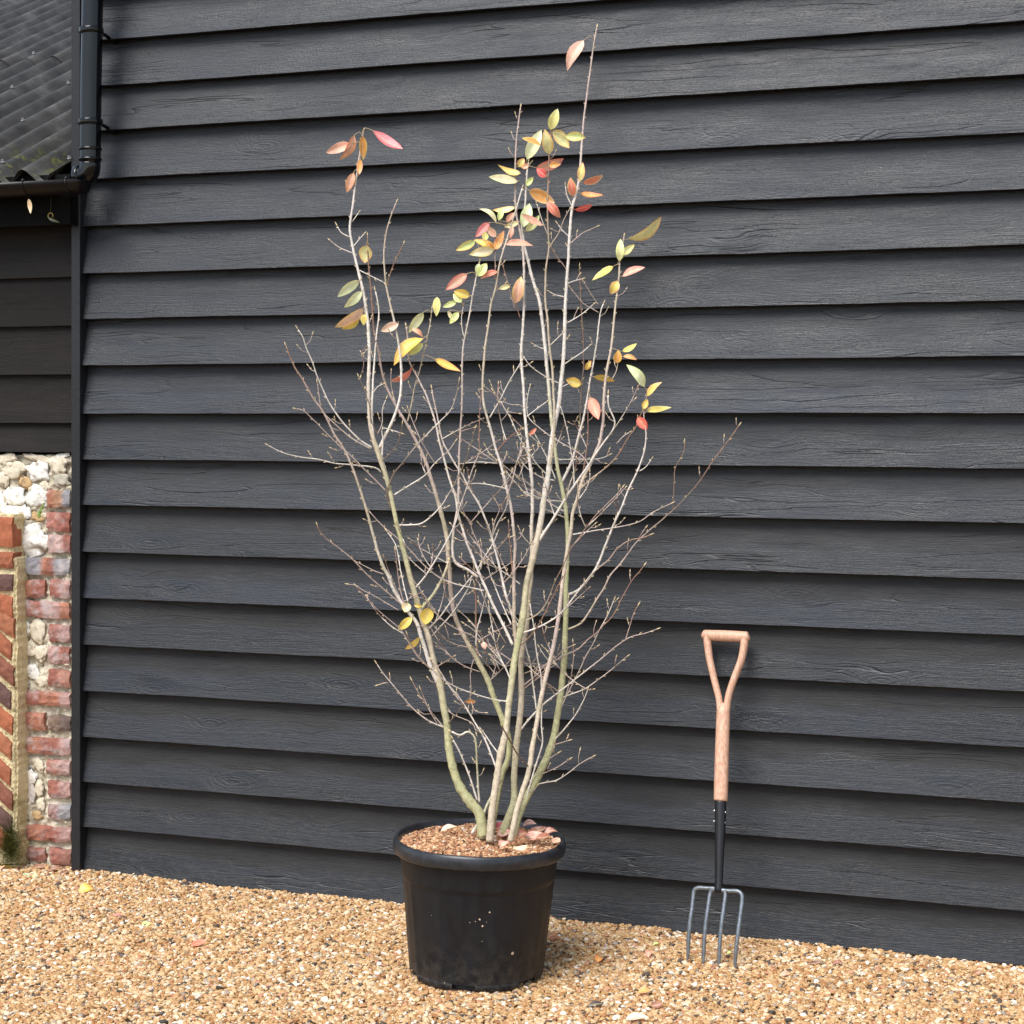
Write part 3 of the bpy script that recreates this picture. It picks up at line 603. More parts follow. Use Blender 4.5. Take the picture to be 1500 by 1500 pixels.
# gutter, fascia
GN_ = 0.165; gz = uz(50, 268, GN_)[1]
gm_ = MB(); vs_ = []; GS = 14; gr0 = 0.046; U1g = uz(122, 275, GN_)[0]
for (u) in (UL, -1.2, -.8, -.4, U1g):
    for rr in (gr0, gr0 - .003):
        for k in range(GS + 1):
            a = math.pi * k / GS; vs_.append(W(u, GN_ + rr * math.cos(a), gz - rr * math.sin(a) * .95))
q = 2 * (GS + 1); fs = []
for i in range(4):
    for k in range(GS):
        a = i * q + k; fs.append((a, a + 1, a + q + 1, a + q)); b = a + GS + 1; fs.append((b + 1, b, b + q, b + q + 1))
    for k in (0, GS): a = i * q + k; b = a + GS + 1; fs.append((a, a + q, b + q, b))
for i in (0, 4):      # stop ends
    fs.append(tuple(i * q + k for k in range(GS + 1)))
gm_.add(vs_, fs); gut = gm_.build('gutter', M_gutter, shed)
for x in (45, 108):
    mb = MB(); u = uz(x, 275, GN_)[0]; pts = [(*W(u, GN_ + (gr0 + .003) * math.cos(math.pi * k / 12), gz - (gr0 + .003) * .95 * math.sin(math.pi * k / 12)), .0032) for k in range(13)]
    tube(mb, pts, 6); tube(mb, [(*W(u, GN_ + gr0, gz), .006), (*W(u, GN_ + gr0 - .006, gz + .006), .006)], 6); mb.build('gutter_bracket', M_gutter, gut)
fb = MB(); wbox(fb, UL, uz(104, 300, .1)[0] - .004, 0.0275, 0.100, 2.10, 2.262); fb.build('fascia', M_dark, shed, False)  # near-black colour paints in the deep shadow under the eaves
dk = MB(); z_a = ZE - .045; tn = math.tan(PITCH); ur_ = uz(106, 130, 0.0)[0]
pr_ = [(0.100, z_a + .0), (-1.6, z_a + 1.7 * tn), (-1.6, 2.2), (0.100, 2.2)]
for uu_ in (-2.6, ur_): dk.v += [tuple(W(uu_, n, z)) for (n, z) in pr_]
dk.c += [(1, 1, 1)] * 8; dk.f += [(0, 1, 2, 3), (7, 6, 5, 4), (0, 4, 5, 1), (1, 5, 6, 2), (2, 6, 7, 3), (3, 7, 4, 0)]
dk.build('roof_deck', M_dark, shed, False)
# curled leaves caught under the gutter and in it
def lump_leaf(name, pts, w, col, m, label, cat, group=None, edge=None):
    return None

# the newer brick pier at the far left
pier = empty('brick_garden_wall', W(uz(0, 1200)[0] - .3, .1, 0), 'orange brick wall with yellow mortar cut off by the left edge, in front of the flint wall', 'wall')
NB = 0.085; ub = uz(23.5, 1000, NB - .008)[0]
pm = MB(); zt_ = uz(10, 754, NB)[1]; vs_ = []; gu_, gz_ = 44, 230; ul_ = ub - .20
for j in range(gz_ + 1):
    z = -0.02 + (zt_ + .02) * j / gz_; ed = 0.006 * noise.noise(Vector((z * 9, 1, 0))) + 0.005 * noise.noise(Vector((z * 45, 4, 0))) - (0.014 if z > 1.02 else 0.006 * max(0, z - .5))
    for i in range(gu_ + 3):
        t = min(i, gu_) / gu_; u = ul_ + (ub + ed - ul_) * t
        d = 0.0045 * noise.noise(Vector((u * 30, z * 30, 2))) + 0.004 * noise.noise(Vector((u * 95, z * 95, 7)))
        n = NB - .011 + d - (.006 if i >= gu_ - 1 else 0)
        if i == gu_ + 1: n = NB - .035; u += .002
        if i == gu_ + 2: n = 0.010; u += .003
        vs_.append(W(u, n, z))
w_ = gu_ + 3; fs = [(j * w_ + i, j * w_ + i + 1, (j + 1) * w_ + i + 1, (j + 1) * w_ + i) for j in range(gz_) for i in range(w_ - 1)] + [tuple(gz_ * w_ + i for i in range(w_)) + (len(vs_),)]
vs_.append(W(ul_, .01, zt_)); pm.add(vs_, fs); wbox(pm, -1.45, ul_, .01, NB - .012, -.02, zt_)
pm.build('mortar', M_ymortar, pier, False)
NO = [(0.36, 0.12, 0.06), (0.30, 0.105, 0.055), (0.12, 0.065, 0.055), (0.33, 0.125, 0.065), (0.22, 0.085, 0.055)]
yb = 757; i = 0
rows = [(757, 801, 0), (808, 833, 0), (840, 866, 0)]
for (a, b, r) in rows:
    brick('brick', -30, 17, a, b, NB, .05, M_nbrick, pier, [NO[[0, 4, 2][i % 3]], NO[[0, 1, 2][i % 3]]], 0, 50 + i, .7); i += 1
# raking bricks below: laid leaning, one above the other
ang = [14, 26, 34, 34, 36, 34, 36, 34, 36, 34, 34]
ymid = [888, 919, 953, 990, 1026, 1062, 1099, 1136, 1173, 1208, 1240]
for k, (a, y) in enumerate(zip(ang, ymid)):
    x = (17 if k < 4 else 15.5) + [0, 1.5, -2, 1, -1.5, 1, -.5, -2.5, 1, 0, 1][k]
    brick('brick', x - 46, x, y - 14, y + 16, NB, .05, M_nbrick, pier, [NO[(k * 2 + 1) % 5], NO[(k * 3) % 5]], R(-a), 60 + k, .7)
yy = 759; rw = 0
while yy < 1262:      # plain courses of the same wall beyond the left edge of the view
    x1 = -35 - (0 if rw % 2 else 52)
    if rw % 2 == 0: brick('brick', -83, -35, yy, yy + 27, NB, .05, M_nbrick, pier, [NO[(rw * 3) % 5]], 0, 200 + rw, .7); x1 = -88
    while x1 > -500:
        brick('brick', max(x1 - 97, -545), x1, yy, yy + 27, NB, .05, M_nbrick, pier, [NO[(rw * 7 + int(-x1) // 50) % 5], NO[(rw + int(-x1) // 100) % 5]], 0, 300 + rw * 9 - x1, .7); x1 -= 102
    yy += 32; rw += 1
def moss_patch(cx, cy, w, h, n, cnt, seed):
    r = random.Random(seed); mb = MB()
    for _ in range(cnt):
        x = cx + r.gauss(0, w / 2.2); y = min(cy + r.gauss(0, h / 2.2), 1266); u, z = uz(x, y, n); p = W(u, n + r.uniform(-.004, .012), max(z, 0.0))
        for s in range(3):
            d = (NV * r.uniform(.5, 1) + TV * r.uniform(-.7, .7) + Vector((0, 0, r.uniform(-.3, .9)))).normalized(); l_ = r.uniform(.002, .006); sd = d.cross(Vector((0, 0, 1))).normalized() * l_ * .3
            c_ = r.choice([(.05, .08, .012), (.08, .12, .02), (.03, .05, .01), (.16, .17, .03)])
            mb.add([p - sd, p + sd, p + d * l_], [(0, 1, 2)], c_)
    return mb
m1 = moss_patch(15, 1238, 22, 40, NB, 3200, 2); m2 = moss_patch(22, 1110, 5, 150, NB - .012, 220, 3)
for mm in (m2,): m1.add(mm.v, mm.f, mm.c)
tag(m1.build('moss', M_leaf, None, False), 'dark green moss at the foot of the orange brick wall', 'moss', kind='stuff')

# ------------------------------------------------------------------ pot
PY = 4.815; PC = px3(697.5, 1430, PY); PC.z = 0.004
pot = empty('plant_pot', PC, 'large black plastic nursery pot standing on the gravel', 'pot')
SC = PY / F    # metres per pixel at the pot
def lathe_pt(r, z, a): return Vector((r * math.cos(a), r * math.sin(a), z))
SEG = 144
def bodyrad(z, a):
    zt = 0.262; r = 0.1775 + (0.211 - 0.1775) * (z / 0.33)
    ph = (a * 12 / (2 * math.pi)) % 1.0; panel = min(1, max(0, min(ph - .06, .94 - ph) / .05))
    if z < zt: r -= 0.0026 * panel + 0.0010
    r += 0.0016 * math.cos(a * 2 + 1) * (1 - z / .36)
    ph2 = (a * 36 / (2 * math.pi)) % 1.0
    return r
zl = [0.0, 0.004, 0.018, 0.0185, 0.05, 0.10, 0.15, 0.20, 0.25, 0.2575, 0.263, 0.269, 0.30, 0.325]
mb = MB(); vs_ = []
for z in zl:
    for k in range(SEG):
        a = 2 * math.pi * k / SEG; r = bodyrad(z, a)
        if z == 0: r -= 0.003
        vs_.append(lathe_pt(r, z, a))
def notch(k): 
    a = ((k + .5) / SEG * 360 + 100) % 60; return a < 11 or a > 49
fs = []
for j in range(len(zl) - 1):
    for k in range(SEG):
        if zl[j + 1] <= 0.018 and notch(k): continue
        fs.append((j * SEG + k, j * SEG + (k + 1) % SEG, (j + 1) * SEG + (k + 1) % SEG, (j + 1) * SEG + k))
b0 = len(vs_)
for z, r in ((0.0, 0.155), (0.018, 0.155)):     # recessed inner wall behind the notches and the base plate
    for k in range(SEG): vs_.append(lathe_pt(r, z, 2 * math.pi * k / SEG))
for k in range(SEG): fs.append((b0 + k, b0 + (k + 1) % SEG, b0 + SEG + (k + 1) % SEG, b0 + SEG + k)); fs.append((2 * SEG + k, 2 * SEG + (k + 1) % SEG, b0 + SEG + (k + 1) % SEG, b0 + SEG + k))
mb.add([PC + v for v in vs_], fs); ob = mb.build('pot_body', M_pot, pot); ob.data.polygons.foreach_set('use_smooth', [True] * len(ob.data.polygons))
mb = MB(); prof = [(0.2105, 0.324), (0.2175, 0.3225), (0.2275, 0.3245), (0.2302, 0.330), (0.2308, 0.345), (0.2290, 0.3530), (0.2262, 0.3585), (0.2225, 0.3605), (0.2185, 0.3595), (0.2160, 0.3560), (0.2128, 0.345), (0.2060, 0.300)]
vs_ = []
for (r, z) in prof:
    for k in range(SEG):
        a = 2 * math.pi * k / SEG; w = 0.0012 * math.sin(a * 3) + 0.0008 * math.sin(a * 7 + 2)
        fl = 0.0009 * noise.noise(Vector((math.cos(a) * 14, math.sin(a) * 14, 0))) if 0 < r - .212 and z < .325 else 0
        vs_.append(PC + lathe_pt(r + w * .6, z + w + fl * 2, a))
mb.add(vs_, [(j * SEG + k, j * SEG + (k + 1) % SEG, (j + 1) * SEG + (k + 1) % SEG, (j + 1) * SEG + k) for j in range(len(prof) - 1) for k in range(SEG)])
mb.build('rim', M_rim, pot)
mb = MB()
for (x, y, s_) in ((702, 1334, 2.0), (697, 1331, 1.6), (696.5, 1343, 2.6), (706.5, 1343.5, 2.2), (684, 1337, 1.7), (688, 1339, 1.2), (716, 1324, 2.0), (712, 1338, 1.1), (700.5, 1321, 1.0), (667, 1308, 1.5), (634, 1304, 1.5), (613, 1333, 1.6), (632, 1336, 1.0), (706, 1366, 1.2), (634, 1367, 1.1), (653, 1431, 1.3), (696, 1337, 1.4)):
    dx = (x - 697.5) * SC; z = (1430 - y) * SC + .02; r0_ = bodyrad(z, 0); a = -math.acos(max(-1, min(1, dx / r0_))); r_ = bodyrad(z, a) + .0006; c_ = PC + lathe_pt(r_, z, a); t1 = Vector((-math.sin(a), math.cos(a), 0)); t2 = Vector((0, 0, 1)); o_ = Vector((math.cos(a), math.sin(a), 0)); rn = random.Random(x)
    ring = [c_ + (t1 * math.cos(k) + t2 * math.sin(k) * rn.uniform(.6, 1.3)) * s_ * SC * rn.uniform(.35, .75) for k in [q * math.pi / 4 for q in range(8)]]
    if rn.random() < .35: continue
    mb.add([c_ + o_ * .0012] + ring, [(0, 1 + q, 1 + (q + 1) % 8) for q in range(8)], (.58, .46, .32))
mb.build('mud_fleck', M_flint, pot, False)
# soil
ZS = 0.341; mb = MB(); vs_ = [PC + Vector((0, 0, ZS + .008))]; RN = 14; SN = 60
for j in range(1, RN + 1):
    for k in range(SN):
        r = 0.2125 * j / RN; a = 2 * math.pi * k / SN; h = ZS + 0.008 * (1 - (j / RN) ** 2) + 0.006 * noise.noise(Vector((r * math.cos(a) * 14, r * math.sin(a) * 14, 2))) - (.004 if j == RN else 0)
        vs_.append(PC + Vector((r * math.cos(a), r * math.sin(a), h)))
fs = [(0, 1 + k, 1 + (k + 1) % SN) for k in range(SN)] + [(1 + (j - 1) * SN + k, 1 + j * SN + k, 1 + j * SN + (k + 1) % SN, 1 + (j - 1) * SN + (k + 1) % SN) for j in range(1, RN) for k in range(SN)]
mb.add(vs_, fs); M_soil = simple('potting_soil', (0.07, 0.035, 0.02), 0.95, 0.1, 0, 90, .5, .8, .004)
soil = mb.build('soil', M_soil, pot); soil['kind'] = 'stuff'
md = soil.modifiers.new('grit', 'NODES'); md.node_group = pebble_group('grit', M_grit, 36000, 0.0044, 8, 0.005)
pot.rotation_euler = (0, R(1.4), 0)

# ------------------------------------------------------------------ tree
tree = empty('young_tree', PC + Vector((0.02, 0, 0.34)), 'tall young tree of bare twigs with a few red and yellow leaves in the pot', 'tree')
GREEN = (0.43, 0.41, 0.22); TAN = (0.52, 0.43, 0.31); PALE = (0.71, 0.64, 0.56); ROSE = (0.47, 0.36, 0.31); RUST = (0.30, 0.16, 0.11); DUSK = (0.17, 0.12, 0.09); BUD = (0.66, 0.52, 0.30)
lerp = lambda a, b, t: tuple(x + (y - x) * t for x, y in zip(a, b))
samples = []     # (px, py, depth, stem object)
def depth_profile(py, dtop, dbase, ytop, ybase=1225):
    t = max(0, min(1, (ybase - py) / (ybase - ytop))); return dbase + (dtop - dbase) * t
def bud(mb, p, d, L, r, col=BUD):
    d = d.normalized(); tube(mb, [(*p, r * .55), (*(p + d * L * .35), r), (*(p + d * L * .7), r * .7), (*(p + d * L), r * .12)], 5, [lerp(col, RUST, .3), col, col, lerp(col, RUST, .4)])
def grow(name, pts, dps, parent, cols, rt, sides, spurs, seed, tip=True):
    """pts (px,py,r_px), dps: depth in metres at each; builds the tube with its nodes, buds and short spurs"""
    r = random.Random(seed); q = []
    for (x, y, rad), d in zip(pts, dps):
        p = px3(x, y, d); q.append((p.x, p.y, p.z, rad * (.90 if sides > 6 else .74) * d / F))
    q = catmull(q, 0.010 if sides > 6 else 0.008); n = len(q)
    jit = []
    node = 0.0
    for i, s in enumerate(q):
        p = Vector(s[:3]); w = 0.0011 if sides <= 6 else 0.0008
        o = Vector((noise.noise(p * 22 + Vector((seed, 0, 0))), noise.noise(p * 22 + Vector((0, seed, 3))), 0)) * w
        k = 1 + 0.07 * noise.noise(p * 60 + Vector((seed, 1, 0)))
        if r.random() < 0.10: k *= 1.14
        if 0 < i < n - 1: p += o
        jit.append((*p, max(s[3] * k, 0.0007)))
    cc = []
    for i in range(n):
        t = i / max(1, n - 1) * (len(cols) - 1); a = int(min(t, len(cols) - 1.001)); cc.append(lerp(cols[a], cols[min(a + 1, len(cols) - 1)], t - a))
    mb = MB(); tube(mb, jit, sides, cc)
    P = [Vector(s[:3]) for s in jit]; side = 1; acc = 0; nxt = r.uniform(.015, .03)
    for i in range(2, n - 1):
        acc += (P[i] - P[i - 1]).length
        if acc < nxt or jit[i][3] > 3.4 * SC: continue
        acc = 0; nxt = r.uniform(.016, .042); side = -side
        T = (P[i + 1] - P[i - 1]).normalized(); S = Vector((T.z, r.uniform(-.9, .9), -T.x)).normalized() * side
        rd = jit[i][3]
        if r.random() < spurs:
            L = r.uniform(.010, .036); d = (T * r.uniform(.5, 1.0) + S).normalized(); e = P[i] + d * L * .6; e2 = e + (d + T * .6 + Vector((0, 0, .4))).normalized() * L * .4
            tube(mb, [(*P[i], .0011), (*e, .0010), (*e2, .0009)], 5, [cc[i], ROSE, ROSE]); bud(mb, e2, e2 - e, r.uniform(.009, .014), .0017, BUD)
            if r.random() < .4: bud(mb, e, (d - S * .9 + Vector((0, 0, .3))), .007, .0013)
        else: bud(mb, P[i] + S * rd * .8, T * 1.0 + S * .55, r.uniform(.006, .011), .0014, lerp(BUD, cc[i], .4))
    if tip: bud(mb, P[-1], P[-1] - P[-3] if n > 3 else P[-1] - P[0], r.uniform(.011, .017), max(.0018, jit[-1][3] * 1.15))
    o = mb.build(name, M_bark, None); attach(o, parent)
    return o, [(s, cc[0]) for s in jit]
def proj(p): return (750 + F * p[0] / p[1], HY + F * (H - p[2]) / p[1])
def add_samples(js, stem):
    for (s, _) in js:
        x, y = proj(s); samples.append((x, y, s[1], stem, s[3]))
STEMS = [
 # cols, depth base offset, depth at top offset, ytop, points
 ('A', [GREEN, GREEN, TAN, GREEN, TAN, PALE, PALE, ROSE], -.02, .20, 190, [(708,1226,9.5),(702.7,1193,8.5),(690.7,1177,8),(674.7,1154.7,7.2),(664,1126.7,6.6),(657.3,1093,6),(654.7,1060,5.6),(650.7,1040,5.6),(646.7,1014.7,5.6),(642,990,5.2),(635,966.7,4.5),(626.7,930,4.4),(618.7,908,4.4),(612,884,4.3),(602.7,853,4.5),(594.7,820,4.2),(586.7,786.7,3.8),(581,766.7,3.6),(575,738,3.4),(568,706.7,3.6),(560,682.7,3.6),(553,660,4.2),(546.5,642,3.4),(541.5,618,2.9),(540,580,2.9),(540,553,2.9),(541,513,2.7),(539,474.4,2.6),(533.6,436,2.4),(526.4,402.4,2.2),(516.8,361.6,2.0),(512.5,336,1.9),(516.8,302.4,1.8),(521.6,264,1.6),(526.4,228,1.4),(532.4,194,1.2)]),
 ('C', [TAN, TAN, GREEN, TAN, PALE, PALE, PALE, PALE, ROSE, ROSE], -.05, .42, 35, [(717,1233,6.2),(720,1200,6.2),(722.7,1173,6.0),(728,1140,5.6),(733,1106.7,5.6),(740,1077,5.4),(742.7,1060,5.2),(745,1033,5.2),(749,1004,5.2),(753,973,5.6),(757,950,5.4),(761,926.7,6.4),(766.7,900,5.6),(770.7,860,5.2),(776,836,5.2),(783,806.7,5.6),(792,764,5.0),(798.7,720,4.8),(804,690,4.4),(808,650,4.2),(812.5,622,3.6),(818.7,593,3.4),(821,566.7,3.4),(824.7,533,3.2),(827,493,3.0),(828.8,436,2.6),(832.4,383,2.4),(834.8,340,2.3),(838,307,2.2),(844,283,2.2),(848.8,259,2.0),(852.4,211,1.8),(856,168,1.6),(863,115,1.5),(868,76.8,1.3),(874,42,1.2)]),
 ('E', [GREEN, TAN, TAN, PALE, PALE, ROSE, ROSE], .02, .45, 150, [(736,1222,7.5),(746.7,1193,6.4),(753,1173,5.8),(753,1140,5.0),(754.7,1113,5.2),(757,1086.7,5.2),(760,1066,5.2),(763.5,1033,4.8),(764,1006.7,4.8),(763,980,4.6),(765,953,4.4),(772,913,3.8),(774.7,873,3.6),(778,846.7,3.4),(779,813,3.3),(778.7,773,2.9),(780,740,2.7),(778.7,700,2.6),(774.7,666.7,2.5),(771,630,2.4),(768,593,2.3),(766.7,566.7,2.3),(764,533,2.3),(764,506.7,2.2),(766.7,470,2.1),(767.6,430,2.0),(767.4,388,1.9),(764,350,1.8),(757,318,1.6),(754.8,290,1.5),(754.8,242,1.4),(756,212,1.3),(758.4,188,1.2),(762.5,158,1.1)]),
 ('D', [GREEN, GREEN, GREEN, (.48,.48,.26), (.50,.47,.29), PALE, PALE, PALE], .05, .44, 236, [(752,1228,6.4),(757,1205,6.0),(764,1185,5.8),(774,1163,6.2),(786.7,1140,6.6),(800,1112,6.2),(810.7,1080,5.6),(817,1046.7,5.4),(821,1020,5.3),(824,993,5.0),(827,960,4.8),(828,926.7,4.5),(829,900,4.3),(829,873,4.0),(829.5,846.7,3.7),(831.5,793,3.5),(830.7,766.7,3.5),(828,740,3.3),(823.5,716,3.2),(817.5,690,3.0),(814,664,2.9),(810.7,640,2.9),(808,613,2.9),(805,580,2.8),(802.7,553,2.8),(800,526.7,2.8),(797,494,2.7),(790.4,443,2.6),(780.8,412,2.4),(773.6,383,2.2),(767,352,2.0),(764.5,328,1.7),(769,302,1.5),(770.4,278,1.4),(772,254,1.3),(774,238,1.2)]),
 ('G', [TAN, TAN, ROSE, TAN, ROSE, TAN, ROSE], -.07, .38, 345, [(748,1233,5),(753,1206.7,4.8),(757,1186.7,4.6),(765,1160,4.4),(772,1140,4.4),(777,1117,4.4),(780,1093,4.1),(785,1066.7,3.9),(790.7,1033,3.8),(796,1006.7,3.6),(802.7,980,3.5),(810.7,946.7,3.4),(817,913,3.3),(821,880,3.2),(825,846.7,3.1),(830.5,808,3.0),(836,780,2.9),(838.7,753,2.8),(845,733,2.8),(850.7,710.7,2.8),(857,694.7,2.8),(865,680,2.6),(872,662.7,2.6),(878.7,646.7,2.5),(883.5,615,2.5),(884.7,586.7,2.4),(886.7,560,2.2),(890.7,533,2.1),(896,504,1.9),(900.8,455,1.7),(906.8,407,1.5),(908,383,1.4),(914,347,1.1)]),
 ('B', [GREEN, GREEN, GREEN, ROSE, TAN, ROSE, ROSE, RUST, RUST], .06, .22, 345, [(720,1228,4.8),(724,1195,4.8),(729,1165,4.8),(736,1134,4.7),(744,1112,4.7),(746,1085,4.6),(738.7,1060,4.8),(730.7,1040,4.7),(722.7,1020,4.6),(714.7,996,4.6),(702,972,4.4),(696,960,4.2),(688,946.7,4.0),(680,932,3.9),(670.7,914,3.7),(664,893,3.6),(660,862.7,3.5),(659,840,3.5),(656.5,813,3.7),(655.5,793,3.7),(651,769,3.5),(645,746.7,3.3),(638.7,724,3.1),(632,702.7,3.0),(625,680,2.7),(614.7,656,2.5),(602.7,633,2.4),(594,618,2.2),(583,600,2.1),(570.7,577,2.0),(561,550.7,1.8),(554.7,516,1.6),(548,487,1.4),(545.6,455,1.3),(543,419,1.2),(539.6,383,1.1),(538.4,346,1.0)]),
]
OFFS = {}
def dd(px, py, off0, off1, ytop):
    return depth_profile(py, PY + off1, PY + off0, ytop)
stem_objs = {}
for si, (nm, cols, o0, o1, yt, pts) in enumerate(STEMS):
    ds = []
    for (x, y, r_) in pts:
        d = dd(x, y, o0, o1, yt); d = min(d, wallY(x) - 0.075); ds.append(d)
    o, js = grow('stem', pts, ds, tree, cols, 1, 12, .12, 11 + si)
    stem_objs[nm] = o; add_samples(js, o)
def near(x, y, pref=None):
    best = None; bd = 1e9
    for s in samples:
        d = (s[0] - x) ** 2 + (s[1] - y) ** 2
        if d < bd: bd = d; best = s
    return best, math.sqrt(bd)
